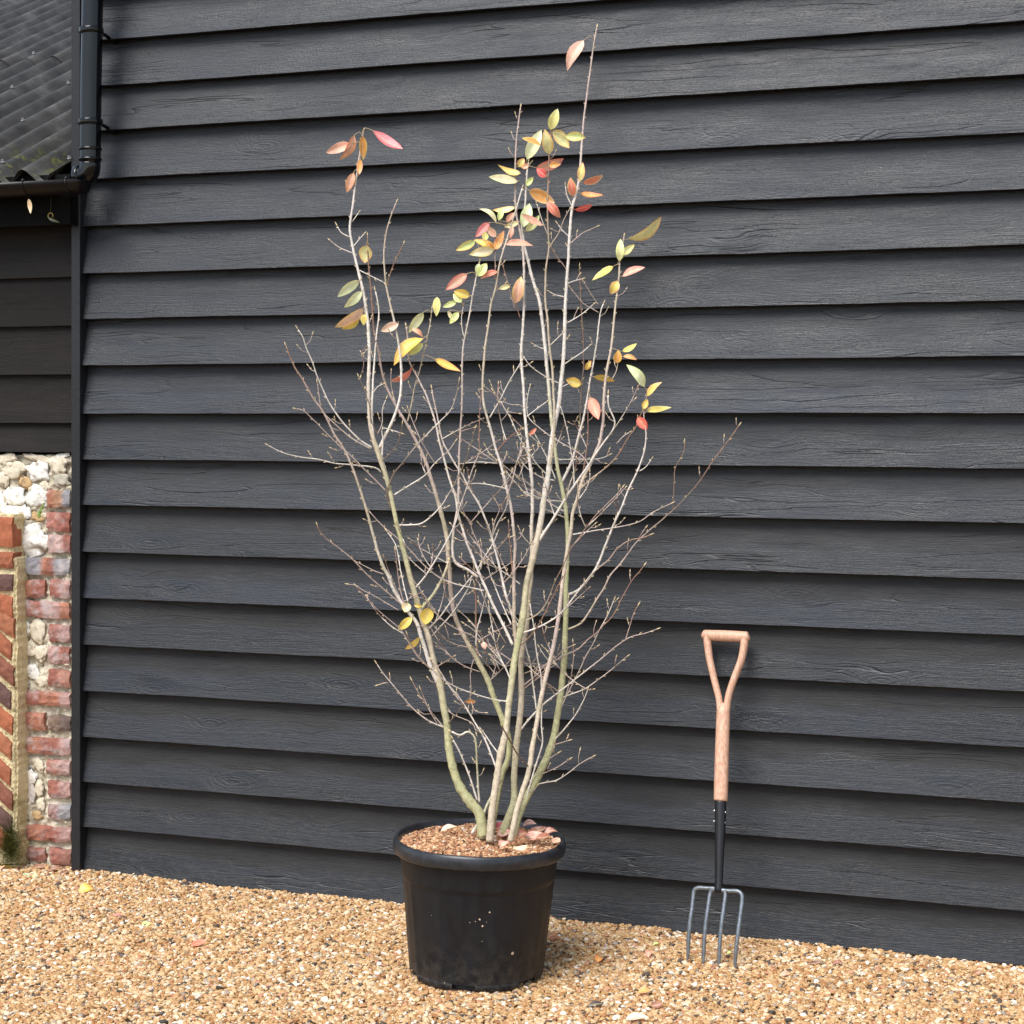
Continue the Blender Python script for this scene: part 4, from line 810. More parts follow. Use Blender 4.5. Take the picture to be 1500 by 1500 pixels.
# secondary stems and twigs; first point is the joint with its parent. (radius0, radius1, colour, drift, points)
P_, T_, R_, D_ = PALE, ROSE, RUST, DUSK
TW = [
 (3.6,1.1,[PALE,PALE,TAN,ROSE,RUST],-.10,[(641,1000),(629,972),(617.5,934),(610.7,913),(600,898.7),(586.7,881),(576,862.7),(569,844),(562.7,833),(554.7,812),(546.7,784),(538.7,753),(530.7,726.7),(522.7,702.7),(513,677),(502.7,656),(489,634.7),(474.7,605),(461,586.7),(453,573),(441,552),(432,538.7),(425,522.7),(419,507)]),
 (2.6,1.2,[PALE,PALE,ROSE],.08,[(751,945),(740,921),(730.7,902.7),(720,881),(712,862.7),(705,846.7),(698.7,833),(693,817),(685,798),(677,773),(670.7,750.7),(666.7,726.7),(658.7,702.7),(650.7,673),(642.7,642.7),(638.7,622.7),(632,600),(625,580),(617,564),(610.7,550.7),(601,533),(597,513),(597,493),(595,479)]),
 (2.3,1.1,[PALE,PALE,ROSE],.05,[(760,920),(752,905),(746.7,889),(741,870.7),(736,849),(730.7,826.7),(724.5,803),(717,777),(709,756),(701,737),(690.7,721),(682.7,706.7),(676,693),(666.7,680),(656,661),(649,648),(644,626.7),(638.7,600),(634.7,584),(632.7,571)]),
 (3.1,1.2,[TAN,ROSE,PALE,TAN,TAN,PALE],.10,[(757,952),(753,913),(753,873),(753,833),(754.7,800),(752.5,776),(748,740),(741,710.7),(736,690.7),(730.7,670.7),(725,653),(718,626),(709,593),(707,566.7),(708,540),(710.7,506.7),(714.7,480),(719,447),(726.4,420),(732.4,384),(742,352),(751.6,322),(760,292),(765,276)]),
 (2.3,1.1,[PALE,ROSE,PALE],.02,[(700,846),(693,840),(682.7,833),(668,825),(662.7,805),(665,773),(670.7,740),(672,700),(673,660),(674.7,626.7),(676.5,600),(677,573),(677,533),(678.7,506.7),(683,484),(688,458),(692.8,430),(697.6,406),(702.4,384)]),
 (2.6,1.0,[PALE,PALE,TAN,ROSE],.06,[(556,656),(565,637),(573,621),(584,590.7),(588,560),(586.7,526.7),(582.7,497),(576,464),(569.6,436),(564.8,412),(562.4,376),(565.5,343),(572,319),(580,298)]),
 (2.2,1.0,[PALE,PALE,PALE],.02,[(548,648),(545,620),(545,586.7),(546.7,553),(549,520),(552,486.7),(555,460),(552.8,438),(550,427)]),
 (2.4,1.1,[TAN,TAN,RUST],.04,[(802,700),(809,660),(812,613),(810.7,573),(809,540),(805,506.7),(802.4,472),(798.8,436),(800,392.8),(804,364),(803,340),(802,314),(802.8,284),(803.4,254),(805,224),(807.6,192)]),
 (2.4,1.1,[PALE,PALE,PALE],-.05,[(789,793),(800,776),(813,756),(826.7,733),(840,713),(853,694.7),(865,677),(876,660),(886.7,645),(896,633),(900.8,618),(892,596),(891,579)]),
 (2.4,1.0,[PALE,PALE,PALE],.06,[(822.7,706.7),(832,689),(840,669),(849,633),(856,606.7),(861,580),(865,553),(870.7,524),(874.7,497),(879,460),(884,445)]),
 (1.7,1.0,[DUSK,DUSK,RUST],.08,[(826,722),(836,706),(842,690),(845,666.7),(848,640),(850.7,586.7),(852.7,560),(855,533),(855,506.7),(853,480),(851.6,455),(850,424),(849,392)]),
 (1.1,0.8,[RUST,RUST],.08,[(850,712),(857,672),(861,640),(861.5,605),(862,575)]),
 (2.2,1.0,[PALE,PALE,PALE,ROSE],.03,[(832,871),(846.7,865),(858.7,852),(870.7,836),(880,817),(890.7,789),(901,764),(912,740),(920,718.7),(930.7,697),(938.7,677),(944,660),(946.7,640),(946,630),(943,606),(948,578)]),
 (1.8,1.0,[PALE,PALE,ROSE,RUST],-.06,[(763,928),(789,918.7),(813,905),(826.7,893),(838.7,877),(853,858.7),(866.7,841),(877,832),(893,818.7),(904,804),(921,792),(940,788),(951,784)]),
 (2.0,0.9,[TAN,ROSE,DUSK,RUST],.05,[(831,922),(850.7,913),(862.7,897),(873,880),(884,862.7),(893,844),(907,828),(920,810.7),(932,794.7),(953,775),(967,764),(985,748),(1004,729),(1025,705),(1044,676),(1068,644),(1082,624)]),
 (1.0,0.8,[DUSK,RUST],.05,[(986,746),(987.5,708),(989,686.7),(1001,662.7),(1003,648)]),
 (1.4,0.8,[PALE,ROSE],.02,[(839,783),(873,777),(900,773),(934.7,765),(956,750.7),(982,738)]),
 (2.0,0.8,[PALE,PALE,ROSE,ROSE],-.05,[(762,1070),(773,1056),(795.6,1032),(825,1009),(847.8,990.7),(877,968),(893,954.7),(905,945),(923.8,933),(944,928),(961,922)]),
 (1.0,0.8,[ROSE,RUST],.0,[(916,937),(924,913),(928,900),(934,888)]),
 (1.6,0.8,[ROSE,ROSE,RUST,RUST],.02,[(767,1004),(786.7,988),(797,976),(818.7,965),(833,957),(846.7,950.7),(861,937),(873,928),(882.7,917),(896,904),(904,890.7),(913,872),(926.7,849),(937,837),(943,829)]),
 (1.4,0.8,[ROSE,ROSE,PALE],-.02,[(818,1048),(827,1025),(838.7,1002),(852,975),(857,962.7),(869,942.7),(877,925),(889,902.7),(894.7,890.7),(899,880)]),
 (1.5,0.9,[PALE,PALE],-.05,[(808,1088),(825,1070),(841,1049.7),(854.6,1027),(861,1010)]),
 (1.3,0.8,[PALE,ROSE],-.03,[(821,1023),(834,1018),(856.9,1008.8),(879.5,993),(897.7,979),(917,963)]),
 (1.3,0.8,[PALE,ROSE],-.06,[(782,1150),(800,1146),(816,1142.6),(834,1131),(847.8,1120),(867,1109)]),
 (1.1,0.8,[ROSE,ROSE],-.04,[(788.8,1136),(816,1124),(824,1119),(833,1113)]),
 (1.1,0.8,[ROSE,ROSE],-.02,[(798,1115),(808,1109),(816,1104)]),
 (1.1,0.8,[ROSE,ROSE],-.02,[(811,1091),(822,1088),(832,1085)]),
 (1.8,1.0,[PALE,ROSE,PALE],-.06,[(651,1065.5),(628.8,1056.5),(610.7,1042.9),(594.8,1027),(574.4,1002),(560.8,986),(553,974)]),
 (1.0,0.8,[ROSE,BUD],-.01,[(568,1000),(561,1001),(555,1003)]),
 (2.0,2.0,[PALE,GREEN,PALE],-.05,[(702,1175),(700.3,1149),(698,1104),(695.7,1081),(685.5,1072),(674,1076.9),(661.7,1072)]),
 (2.1,1.6,[PALE,PALE],-.03,[(699,1172),(687.8,1138),(676.5,1108.6),(664,1084)]),
 (2.8,1.8,[PALE,GREEN],.0,[(691,1221),(706,1197),(716,1174),(730,1150)]),
 (2.0,1.2,[PALE,PALE,ROSE],.05,[(727,1126),(712.7,1088),(694.6,1056.5),(676.5,1027),(656,1002),(644.7,983.9),(633,968)]),
 (1.4,1.0,[PALE,PALE],.03,[(730,1104),(718,1087),(706,1070)]),
 (1.5,0.8,[PALE,PALE,ROSE,RUST],-.10,[(746,1028),(725,1025),(712.7,1022),(678.7,1011),(656,999.8),(635.6,983.9),(617.5,965.8),(604,947.6),(597,931)]),
 (1.3,0.9,[ROSE,ROSE],-.03,[(703,984),(683,977),(665,965.8),(647,949.9),(632,937)]),
 (1.2,0.8,[ROSE,DUSK],-.03,[(689,949),(665,943),(642.4,931.7),(622,920)]),
 (2.0,1.4,[RUST,RUST,RUST],.03,[(699,964),(698,940),(697,913),(697,880),(694.7,856)]),
 (1.7,0.9,[PALE,PALE,ROSE],-.02,[(609,861),(622.7,844),(636,824),(652,797),(658.7,785),(669,760),(674.7,740),(682.7,717),(689,697),(694.7,681),(702,664)]),
 (0.9,0.7,[RUST,RUST],.03,[(702.7,663),(702,640),(703,600),(706,572)]),
 (2.8,2.0,[GREEN,TAN],.05,[(613,898),(621,886.7),(633,873),(644,854.7),(653,836),(657,822)]),
 (1.6,0.9,[PALE,PALE,DUSK,DUSK],-.04,[(581,769),(600,769),(620,765.5),(644,744),(657,724),(664,713),(672,697),(682.7,673),(690.7,646.7),(696,628)]),
 (1.5,0.9,[PALE,PALE,ROSE],-.03,[(577,725),(600,711),(624,694.7),(637,678.7),(656,661),(666,648)]),
 (1.9,0.9,[DUSK,DUSK,PALE,DUSK],-.06,[(573,746),(568,733),(567,718.7),(572,706.7),(577,693),(590.7,677),(602.7,661),(614.7,648),(642.7,618.7),(658.7,602.7),(666.7,584),(672,560)]),
 (1.2,0.8,[DUSK,DUSK],-.03,[(555,678),(568,668),(581,652),(586.7,636),(589,622.7)]),
 (1.6,1.0,[PALE,ROSE,ROSE],.0,[(709,865),(680,858.7),(660,853),(640,843.5),(620,826.7),(604,809),(594.7,800),(580,786.7),(566.7,776),(553,762.7),(541,749)]),
 (1.7,0.9,[ROSE,ROSE,ROSE,RUST],-.06,[(590,886),(577,876),(560,861),(540,844),(520,822.7),(506.7,810.7),(493,800),(480,790.7),(467.5,777),(465,770)]),
 (1.2,0.8,[ROSE,ROSE],.0,[(562,841),(550,837),(540,832),(522,823)]),
 (1.0,0.7,[ROSE,ROSE],.0,[(584,894),(565,882.7),(547,872),(530.7,864),(522,857.5),(512,856)]),
 (1.2,0.7,[ROSE,ROSE,RUST],-.05,[(632,981),(614.7,965),(601,945),(589,925),(580,916),(553,893),(533,872),(522,859)]),
 (1.4,0.9,[PALE,PALE],.02,[(598,882),(592,860),(586.7,836),(584,817),(578.7,796),(568,780)]),
 (1.2,0.8,[ROSE,RUST],.02,[(592,884),(586.7,865),(582.7,840),(579,808)]),
 (1.9,1.1,[PALE,PALE,PALE],-.03,[(545,656),(526.7,644),(506.7,624),(492,605),(482.7,590.7),(473,570.7),(465,552),(457,529),(449,510.7),(444,494.7),(437,483)]),
 (1.6,1.0,[PALE,ROSE,ROSE],-.01,[(543,657),(520,645),(502.7,632),(485,616),(470.7,601),(469,590),(465,562)]),
 (1.4,0.9,[ROSE,ROSE,ROSE],-.05,[(565,719),(554.7,708),(533,686.7),(514.7,668),(498.7,654.7),(474.7,630.7),(456,612),(444,601),(435,599)]),
 (1.6,0.9,[PALE,PALE,PALE],-.07,[(558,692),(549,685),(517,681),(490.7,678.7),(466.7,673),(440,669.5),(413.6,662.8),(394,653)]),
 (1.5,0.9,[TAN,DUSK,RUST,ROSE],-.06,[(762,913),(786.7,900),(800,884),(809,862.7),(817,844),(824,830.7),(834.7,806.7),(846,790.7),(858.7,773),(873,754.7),(885,742.7),(894.7,733),(904,724),(911,715)]),
 (1.5,0.9,[DUSK,RUST,RUST],-.05,[(759,948),(773,936),(786.7,918.7),(798.7,897),(809,876),(817,858.7),(829,838)]),
 (1.7,0.9,[TAN,RUST,RUST],-.02,[(850,716),(866.7,701),(882.7,689),(897,676),(909,661),(920,641),(930.7,626.7),(936,612),(941,602)]),
 (1.3,0.9,[PALE,PALE],-.01,[(848,731),(858.7,716),(864,700),(864,693)]),
 (1.4,0.9,[PALE,PALE],-.04,[(825,734.7),(800,732),(780,725),(768,720)]),
 (1.5,0.9,[PALE,PALE],-.03,[(812,704),(792,698.7),(773,686.7),(760,669)]),
 (1.3,0.9,[PALE,PALE],-.03,[(802,696),(786.7,680),(776,665),(770,655)]),
 (1.4,0.9,[PALE,ROSE],-.04,[(826,749),(808,738.7),(786.7,721),(773,708),(760,698.7),(744,686.7),(733,677)]),
 (1.3,0.9,[PALE,PALE],-.04,[(827,758),(812,752),(797,745)]),
 (1.3,0.8,[PALE,PALE],.0,[(814,702),(806.7,684),(802.7,673),(792,652),(784.5,638)]),
 (1.3,0.8,[ROSE,PALE],.0,[(863,683),(853,668),(840,658.7),(812,642.7),(788,625),(774.7,610.7),(772,590),(776,567)]),
 (1.1,0.8,[PALE,PALE],.0,[(818,673),(840,673),(877,672),(891,667)]),
 (1.3,0.8,[PALE,PALE],.0,[(841,715),(840,682),(836,660),(832,637),(826.7,613),(821,594.7)]),
 (1.3,0.9,[PALE,PALE],-.02,[(820,562),(806.7,556),(793,548),(777,536),(767,522)]),
 (1.5,1.0,[PALE,PALE],.0,[(717,612),(732,586.7),(740,570.7),(750.7,550.7),(763,531)]),
 (1.0,0.8,[ROSE,ROSE],-.02,[(733,587),(722,576),(711,567)]),
 (1.0,0.8,[ROSE,BUD],-.02,[(732,587),(723,571),(719,562)]),
 (1.3,0.8,[ROSE,PALE,PALE],-.02,[(733,588),(740,600),(748,613),(757,633),(765,649),(772,664)]),
 (1.1,0.8,[ROSE,PALE],-.02,[(769,600),(760,592.7),(750.7,593),(734,588)]),
 (1.2,0.8,[PALE,PALE],.02,[(772,610),(786.7,598.7),(800,589)]),
 (1.3,0.9,[PALE,PALE],.0,[(826,534),(841,524),(854.7,514.7),(862,508)]),
 (1.0,0.8,[PALE,PALE],.0,[(823,567.5),(828,564.5),(832,562.7)]),
 (1.2,0.8,[TAN,PALE],.0,[(806,506),(815,497),(825,487)]),
 (1.2,0.9,[PALE,PALE],.0,[(797,511),(790,509),(783,505)]),
 (1.4,0.9,[PALE,PALE],.0,[(829,474),(840,468),(852.8,460),(868,447)]),
 (1.2,0.8,[PALE,PALE],.0,[(830,416),(840,412),(852,408.5)]),
 (1.1,0.8,[ROSE,ROSE],.0,[(877,458),(865,451),(852.8,443),(836,422)]),
 (1.1,0.8,[ROSE,RUST],-.01,[(829,393),(822,384),(814,373.6),(807,360)]),
 (1.1,0.8,[TAN,ROSE],.0,[(803,366),(810,354),(818,342),(826,322),(834,307)]),
 (1.3,0.9,[PALE,PALE],.0,[(827,435),(814,432),(806,428)]),
 (1.3,0.8,[ROSE,ROSE],.0,[(835,357),(851,343),(863,337),(873,332.5)]),
 (1.1,0.9,[PALE,PALE],.0,[(833,346),(824,338),(818,329.5)]),
 (1.4,1.0,[PALE,PALE],.0,[(838,302),(834,294),(830.8,285.6),(828.5,273)]),
 (1.1,0.9,[ROSE,PALE],.0,[(803,346),(793.6,321.6),(789,308),(786.5,299)]),
 (1.1,0.9,[ROSE,ROSE],-.01,[(877,447),(864.8,428.8),(855,413)]),
 (1.2,0.9,[PALE,ROSE],.0,[(517,371),(497.6,362.8),(484.5,353)]),
 (1.1,0.9,[PALE,PALE],.0,[(527,396),(545,405),(562.4,414)]),
 (1.1,0.8,[PALE,PALE],.0,[(517,362),(526,351),(533,343)]),
 (1.0,0.8,[RUST,RUST],.0,[(567,418),(572,400),(581.6,376),(590.5,358)]),
 (1.2,0.9,[PALE,PALE],.0,[(511.5,347),(500,340.8),(494.5,332)]),
 (1.1,0.9,[PALE,PALE],.0,[(516,325),(521,318),(525,312)]),
 (1.6,0.9,[TAN,TAN],.02,[(597,617),(603,592),(608,563),(613,549),(618.7,526.7),(624,504),(629,480),(632.7,454)]),
 (1.2,0.8,[DUSK,DUSK],-.02,[(552,635),(544,617),(541,593),(537,582.7),(532,566.7),(526,553)]),
 (1.1,0.8,[PALE,PALE],.0,[(547,575),(553,566.7),(560.5,563)]),
 (1.1,0.8,[ROSE,ROSE],.0,[(580,592),(576,577),(573,564),(573,545)]),
 (1.0,0.8,[DUSK,DUSK],-.02,[(555,496),(544,504),(533,510.7),(530.7,520),(533,534.7),(529,549)]),
 (1.1,0.8,[ROSE,PALE],-.01,[(553,636),(560,620),(560,600),(565,586)]),
 (1.0,0.8,[PALE,ROSE],.0,[(558,650),(560,670),(566,690),(569,700)]),
 (1.3,0.9,[PALE,PALE],.0,[(560,672),(561,646.7),(560,628),(573,630),(586,634)]),
 (1.0,0.8,[ROSE,RUST],.0,[(675,632),(684,629),(693,626.7)]),
 (1.2,0.9,[PALE,PALE],.0,[(729,679),(714,677.5),(700,676.7),(678,679)]),
 (1.2,0.9,[PALE,PALE],.0,[(742,716),(720,710.7),(700,708),(687,709)]),
 (1.3,0.8,[RUST,RUST],-.03,[(728,661),(738.7,648),(750.7,637),(764,629)]),
 (1.6,1.0,[PALE,PALE,PALE],.0,[(790,731),(770.7,724),(760,712),(746.7,697),(736,682)]),
 (1.3,0.9,[BUD,PALE],.0,[(729,676),(717,664),(712.5,656)]),
 (1.3,0.8,[PALE,ROSE,PALE],-.03,[(720,788),(729,766.7),(741,744),(745,721),(752,700),(757,677),(766,653)]),
 (1.2,0.8,[ROSE,ROSE],-.03,[(720.7,786),(725,764),(732,746.7),(727,735)]),
 (1.0,0.8,[RUST,RUST],-.01,[(732,747),(740,732)]),
 (1.2,0.9,[RUST,RUST],.03,[(751,840),(749,820),(746.7,793),(745,766.7)]),
 (1.2,0.8,[PALE,ROSE],.0,[(774.7,795),(767,786.7),(760.5,774)]),
 (1.5,0.9,[PALE,ROSE,ROSE],.0,[(704,834),(706,816),(700,796),(690.7,774.7),(688,762.7),(680,754)]),
 (1.4,0.9,[PALE,PALE],.0,[(700,834),(707,820),(717,804),(725,790),(729,780)]),
 (1.1,0.8,[ROSE,ROSE],.0,[(706,852),(728,837),(748,825)]),
 (1.1,0.8,[PALE,ROSE],.0,[(762,856),(745,843),(729,833),(709,824)]),
 (1.6,1.1,[PALE,PALE],-.02,[(627,922),(644,904),(660,882.7),(674.7,865),(692,844)]),
 (1.4,0.9,[PALE,PALE],-.01,[(633,931),(650.7,912),(664,896),(676,878.7),(686.7,860),(690,848)]),
 (1.6,1.0,[PALE,PALE],.0,[(697,946),(699,921),(706.7,893),(711,873)]),
 (1.7,1.0,[PALE,PALE],.03,[(748,996),(741,980),(733,964),(726.7,946.7),(720,913),(716,886.7)]),
 (1.3,0.9,[DUSK,ROSE],.0,[(742,944),(733,929),(720,902.7)]),
 (1.5,0.9,[PALE,PALE],.02,[(749,915),(744,904),(730.7,873),(720,846.7),(714.7,827)]),
 (1.3,0.8,[ROSE,ROSE,ROSE],-.03,[(749,968),(728,953),(706.7,940),(690.7,930.7),(664,918.7),(644,904),(632,886.7),(614.7,862.7),(603,845)]),
 (1.1,0.8,[PALE,ROSE],-.02,[(742,978),(726.7,960),(710.7,942.7),(696,925),(681,914)]),
 (1.1,0.8,[PALE,ROSE],-.02,[(699,922),(690,911),(676,898)]),
 (1.2,0.8,[ROSE,ROSE],-.02,[(716,998),(733,982.7),(749,965)]),
 (0.9,0.7,[ROSE,ROSE],-.02,[(694,966),(689,986.7),(690,1013),(686.7,1033)]),
 (1.2,0.8,[DUSK,DUSK],-.06,[(650,1065),(662.7,1053),(680,1030.7),(692,1017)]),
 (1.1,0.8,[ROSE,ROSE],-.02,[(655,1040),(666.7,1048),(690.7,1058.7),(697,1072)]),
 (0.9,0.7,[ROSE,ROSE],-.02,[(690,1025),(696,1041),(710,1044)]),
 (1.5,1.4,[DUSK,DUSK],-.09,[(776,1124),(760,1108),(749,1089),(736,1065)]),
 (1.8,1.2,[PALE,PALE,PALE],.02,[(764,1188),(773,1160),(781,1133),(788,1110.7),(794.7,1088),(793,1060),(793.5,1030),(793,1006.7),(792,986.7),(786.7,960),(782.7,926.7),(780,906.7),(776,884)]),
 (1.7,1.2,[PALE,PALE],.03,[(786,1040),(781,1004),(777,973),(770.7,948),(767,930)]),
 (1.1,0.8,[ROSE,ROSE],-.01,[(767,987),(793,976),(813,964),(824,953),(838,946)]),
 (1.1,0.8,[ROSE,ROSE],-.01,[(768,1009),(782,998),(797,986.7)]),
 (1.1,0.8,[ROSE,ROSE],-.01,[(763,971),(775,972),(786.7,972.7)]),
 (1.0,0.8,[PALE,PALE],-.01,[(804,968),(797,959),(791,950)]),
 (1.0,0.8,[ROSE,ROSE],-.01,[(815,1020),(809,1012),(803,1004)]),
 (1.1,0.8,[ROSE,PALE],-.02,[(903,650),(912,640),(921,634)]),
 (1.1,0.8,[PALE,PALE],-.02,[(937,690),(946,684),(954,673)]),
 (1.1,0.8,[ROSE,RUST],.0,[(754,452),(748,430),(742,408),(735,385)]),
 (1.1,0.8,[RUST,RUST],.0,[(762,466),(757,450),(755,445)]),
 (1.2,0.9,[PALE,PALE],.0,[(680,494),(677,480),(676,464),(678.7,449)]),
 (1.0,0.8,[RUST,ROSE],.0,[(729,424),(726,400),(725,368)]),
 (1.0,0.8,[TAN,TAN],.0,[(896,556),(902,545),(905,532)]),
]
for ti, (r0, r1, cols, drift, pts) in enumerate(TW):
    s, dist = near(*pts[0]); n = len(pts); d0 = s[2]
    L = sum(math.dist(pts[i], pts[i + 1]) for i in range(n - 1)); acc = 0; P3 = [(pts[0][0], pts[0][1], r0)]; ds = [d0]
    rr2 = random.Random(500 + ti); dr = drift + rr2.uniform(-.04, .04) * min(1, L / 200)
    for i in range(1, n):
        acc += math.dist(pts[i - 1], pts[i]); t = acc / L; P3.append((pts[i][0], pts[i][1], r0 + (r1 - r0) * t ** .8)); ds.append(min(d0 + dr * t + 0.25 * max(0, (pts[0][1] - pts[i][1])) / F * .5, wallY(pts[i][0]) - .06))
    big = r0 >= 2.2
    o, js = grow('branch' if big else 'twig', P3, ds, s[3], cols, 1, 8 if big else 6, .22 if not big else .15, 900 + ti)
    add_samples(js, s[3])

# fine twiggy growth filling the middle and lower crown
rx = random.Random(77); made = 0
while made < 66:
    s = rx.choice(samples)
    if not (590 < s[0] < 900 and 640 < s[1] < 1090) or s[4] > .0045: continue
    side = 1 if s[0] > 735 else -1
    if rx.random() < .35: side = -side
    L = rx.uniform(26, 95); a = R(rx.uniform(28, 74)); x, y = s[0], s[1]; pts = [(x, y, 1.2)]; ds = [s[2]]; k = 4; bend = rx.uniform(-.05, .16)
    for q in range(k):
        x += side * math.cos(a) * L / k; y -= math.sin(a) * L / k; a += bend; pts.append((x, y, 1.0 - .1 * q)); ds.append(s[2] + rx.uniform(-.9, .9) * 0.02 * (q + 1) )
    if x < 470 or x > 960: continue
    made += 1
    o, js = grow('twig', pts, ds, s[3], [rx.choice([PALE, ROSE]), ROSE, rx.choice([ROSE, RUST])], 1, 6, .35, 4000 + made)
# leaves: (base x,y, tip x,y, apparent width, colours main/edge/tip, stalk start or None)
LG = (0.60, 0.70, 0.25); YG = (0.86, 0.82, 0.38); YL = (0.88, 0.66, 0.14); OR = (0.90, 0.40, 0.09); SA = (0.93, 0.48, 0.33); CO = (0.84, 0.22, 0.14); RD = (0.74, 0.10, 0.10); PK = (0.86, 0.27, 0.28)
OL = (0.62, 0.56, 0.18); PG = (0.80, 0.84, 0.50); CM = (0.82, 0.70, 0.44); PS = (0.80, 0.50, 0.38)
LV = [(545.6,191,590,218,15,PK,RD),(514.4,211,477,224,16,SA,PS),(519,198,497.6,234,11,SA,OR),(531,199,532,235,11,OR,OL),(527.6,233,526,256,9,OR,SA),(518,253,508,282,13,SA,OR),(855,59,831,104,18,PS,SA),
 (806,190,817,159,16,OL,YG),(805,226,798,189,18,YG,OR),(792,213,764.4,202,9,OR,OL),(771.6,233.6,793,190,19,PG,YG),(811,190,834,217,19,YG,OR),(828,200,858,201.6,15,LG,OR),(785,245.6,826,232,14,SA,RD),(804,243,822,240,10,OR,SA),
 (800,259,786,247,13,RD,CO),(763,254,729,241,10,OL,OR),(758.4,266,716,259,14,CM,YG),(759.6,244.4,768,232,12,OL,CO),(775,243,762,244,9,SA,OR),(770.4,272,781,259,9,LG,OL),(775,279,813,297,20,OR,CM),(800.4,296,821,319,14,CO,SA),
 (839,288,835.6,260,14,CO,OL),(850,283,883.6,285.6,9,OR,RD),(853.6,267.6,883.6,256.8,10,CO,YG),(841.6,307,868,300,8,RD,CO),(849,266,853.6,237.6,12,OL,CO),(755,304,721.6,307.6,10,YG,OR),(730,323,737,305,9,LG,YG),(727,326.8,701.8,305.8,8,CM,YG),
 (716.8,326,696.4,347,13,PK,CO),(726.4,347,713,331.6,11,SA,CM),(712,352,709.6,338.8,10,OL,OL),(724,366,738.4,337.6,13,OR,SA),(721.6,365,711,352,11,OR,YL),(722.8,365,694,351.4,11,YL,OR),(722.8,366.4,686.8,373,16,CM,YL),(696.4,353,667.6,367,12,LG,OR),
 (738.4,358,781,360,11,SA,SA),(760,325.6,738.4,332.8,9,YG,SA),(742,324.4,752.8,311,9,SA,SA),(751.6,332.8,746.8,349.6,7,SA,CO),(767,332.8,775.6,298,18,PG,LG),(769.6,338.8,790,314.8,11,YG,LG),(794.8,330.4,763.6,313.6,11,SA,SA),
 (700,404.8,713,385.6,14,LG,YG),(702,386,698,402,9,PG,LG),(728.8,397.6,703.6,409,9,CO,SA),(684.4,401,652.6,424.6,16,SA,RD),(688,433.6,664.6,426.4,14,YL,OR),(676,443,664,430,12,LG,YG),(668.8,442,648.4,449.8,9,LG,YG),(746.8,419,730,422.8,8,YG,OL),
 (755,444.4,763.6,404.8,18,SA,YL),(537,359,533.6,385.6,21,YG,OR),(526.4,410.8,494,434.8,13,PG,YG),(530,426.4,503.6,450.4,12,PG,YG),(532.4,451.6,490.4,479,15,PS,YL),(526.4,468.4,500,481.6,7,YL,OL),(533.6,460,532.4,476.8,10,YL,YG),
 (584,474.4,557.6,485,14,PS,CM),(620,457.6,598.4,487.6,13,PG,YG),(603,481.6,620,494.8,7,SA,OR),(620,496,576.8,535.6,18,YL,OR),(620,503,598.4,520,13,LG,YG),(604.4,536.8,572,558.4,9,CO,SA),(636.8,526,675,544,11,YL,CO),(640.4,434.8,639,463.6,12,OL,YG),
 (671.6,457.6,658.4,474.4,11,LG,OL),(906.8,383,909,350,13,YG,LG),(920,350,968.8,317,15,YG,OR),(910,373.6,929.6,358,11,YG,YL),(898.4,390,867,410.8,10,YL,YG),(911.6,404.8,945,391.6,11,SA,PK),(905.6,412,893.6,431,15,YL,SA),
 (911.6,515,933,503,8,YL,YG),(904,532,905.6,512.8,13,OR,YL),(912.8,522,933,527,7,OR,SA),(944,566.8,917.6,534,15,PG,LG),(947.6,580,970,559.6,9,YL,SA),(946,601.6,983.6,596.8,9,YL,YG),(941.6,599,948.8,584.8,10,YL,OR),
 (934,611,947.6,630,15,CO,RD),(851.6,563,828.8,556,15,YL,OR),(857.6,541.6,866,528,9,YL,CO),(869.6,552,900.8,558,9,YL,OR),(864.8,582,876.8,614.8,18,SA,CO),(775,637,786,627,6,CO,SA),
 (597,882.7,593,897,15,CM,YL),(604,904,583,922.7,13,YL,YL),(626.7,890,623,915,21,YL,YL),(614.7,933,593,950.7,9,YL,OR),(606.7,886.7,619,888,6,YL,YL),(708,940,711,951,9,PS,SA),(697,1028,680,1028,6,OR,CO),(656,456,664,470,6,CM,YG)]
def leaf_mesh(mb, base, tip, nrm, width, c1, c2, seed, fold=.34, curl=.16, nu_=8, nv=6):
    r = random.Random(seed); ax = tip - base; L = ax.length; ax.normalize(); sd = ax.cross(nrm).normalized(); up = sd.cross(ax).normalized(); vs_ = []; cs = []
    cv = curl * r.uniform(.2, 1.1) * r.choice([1, 1, -1]); tw = r.uniform(-.3, .3)
    for i in range(nu_ + 1):
        t = i / nu_; w = width * .5 * (math.sin(math.pi * t ** 0.82) ** .78 if 0 < t < 1 else 0.012)
        c = base + ax * (L * t) + up * (L * cv * math.sin(math.pi * t)); a = tw * (t - .5) * 2
        s2 = sd * math.cos(a) + up * math.sin(a); u2 = up * math.cos(a) - sd * math.sin(a)
        for j in range(nv + 1):
            v = j / nv * 2 - 1; wob = .05 * width * noise.noise(Vector((t * 5, v * 2, seed))) * abs(v)
            vs_.append(c + s2 * (w * v) + u2 * (w * fold * abs(v) + wob))
            e = max(0, abs(v) - .35) / .65; k = min(1, .15 * e + .75 * e * e * (noise.noise(Vector((t * 4, v, seed * 2))) + .7) + max(0, t - .7) * 1.6)
            b = lerp(c1, c2, max(0, min(1, k)))
            if j == nv // 2: b = lerp(b, (.8, .72, .45), .35)
            m_ = 1.08 + .18 * noise.noise(Vector((t * 9, v * 3, seed + 4))); m_ = min(m_ * 1.3, .95 / max(b)); cs.append(tuple(x * m_ for x in b))
    q = nv + 1; mb.add(vs_, [(i * q + j, i * q + j + 1, (i + 1) * q + j + 1, (i + 1) * q + j) for i in range(nu_) for j in range(nv)], cs)
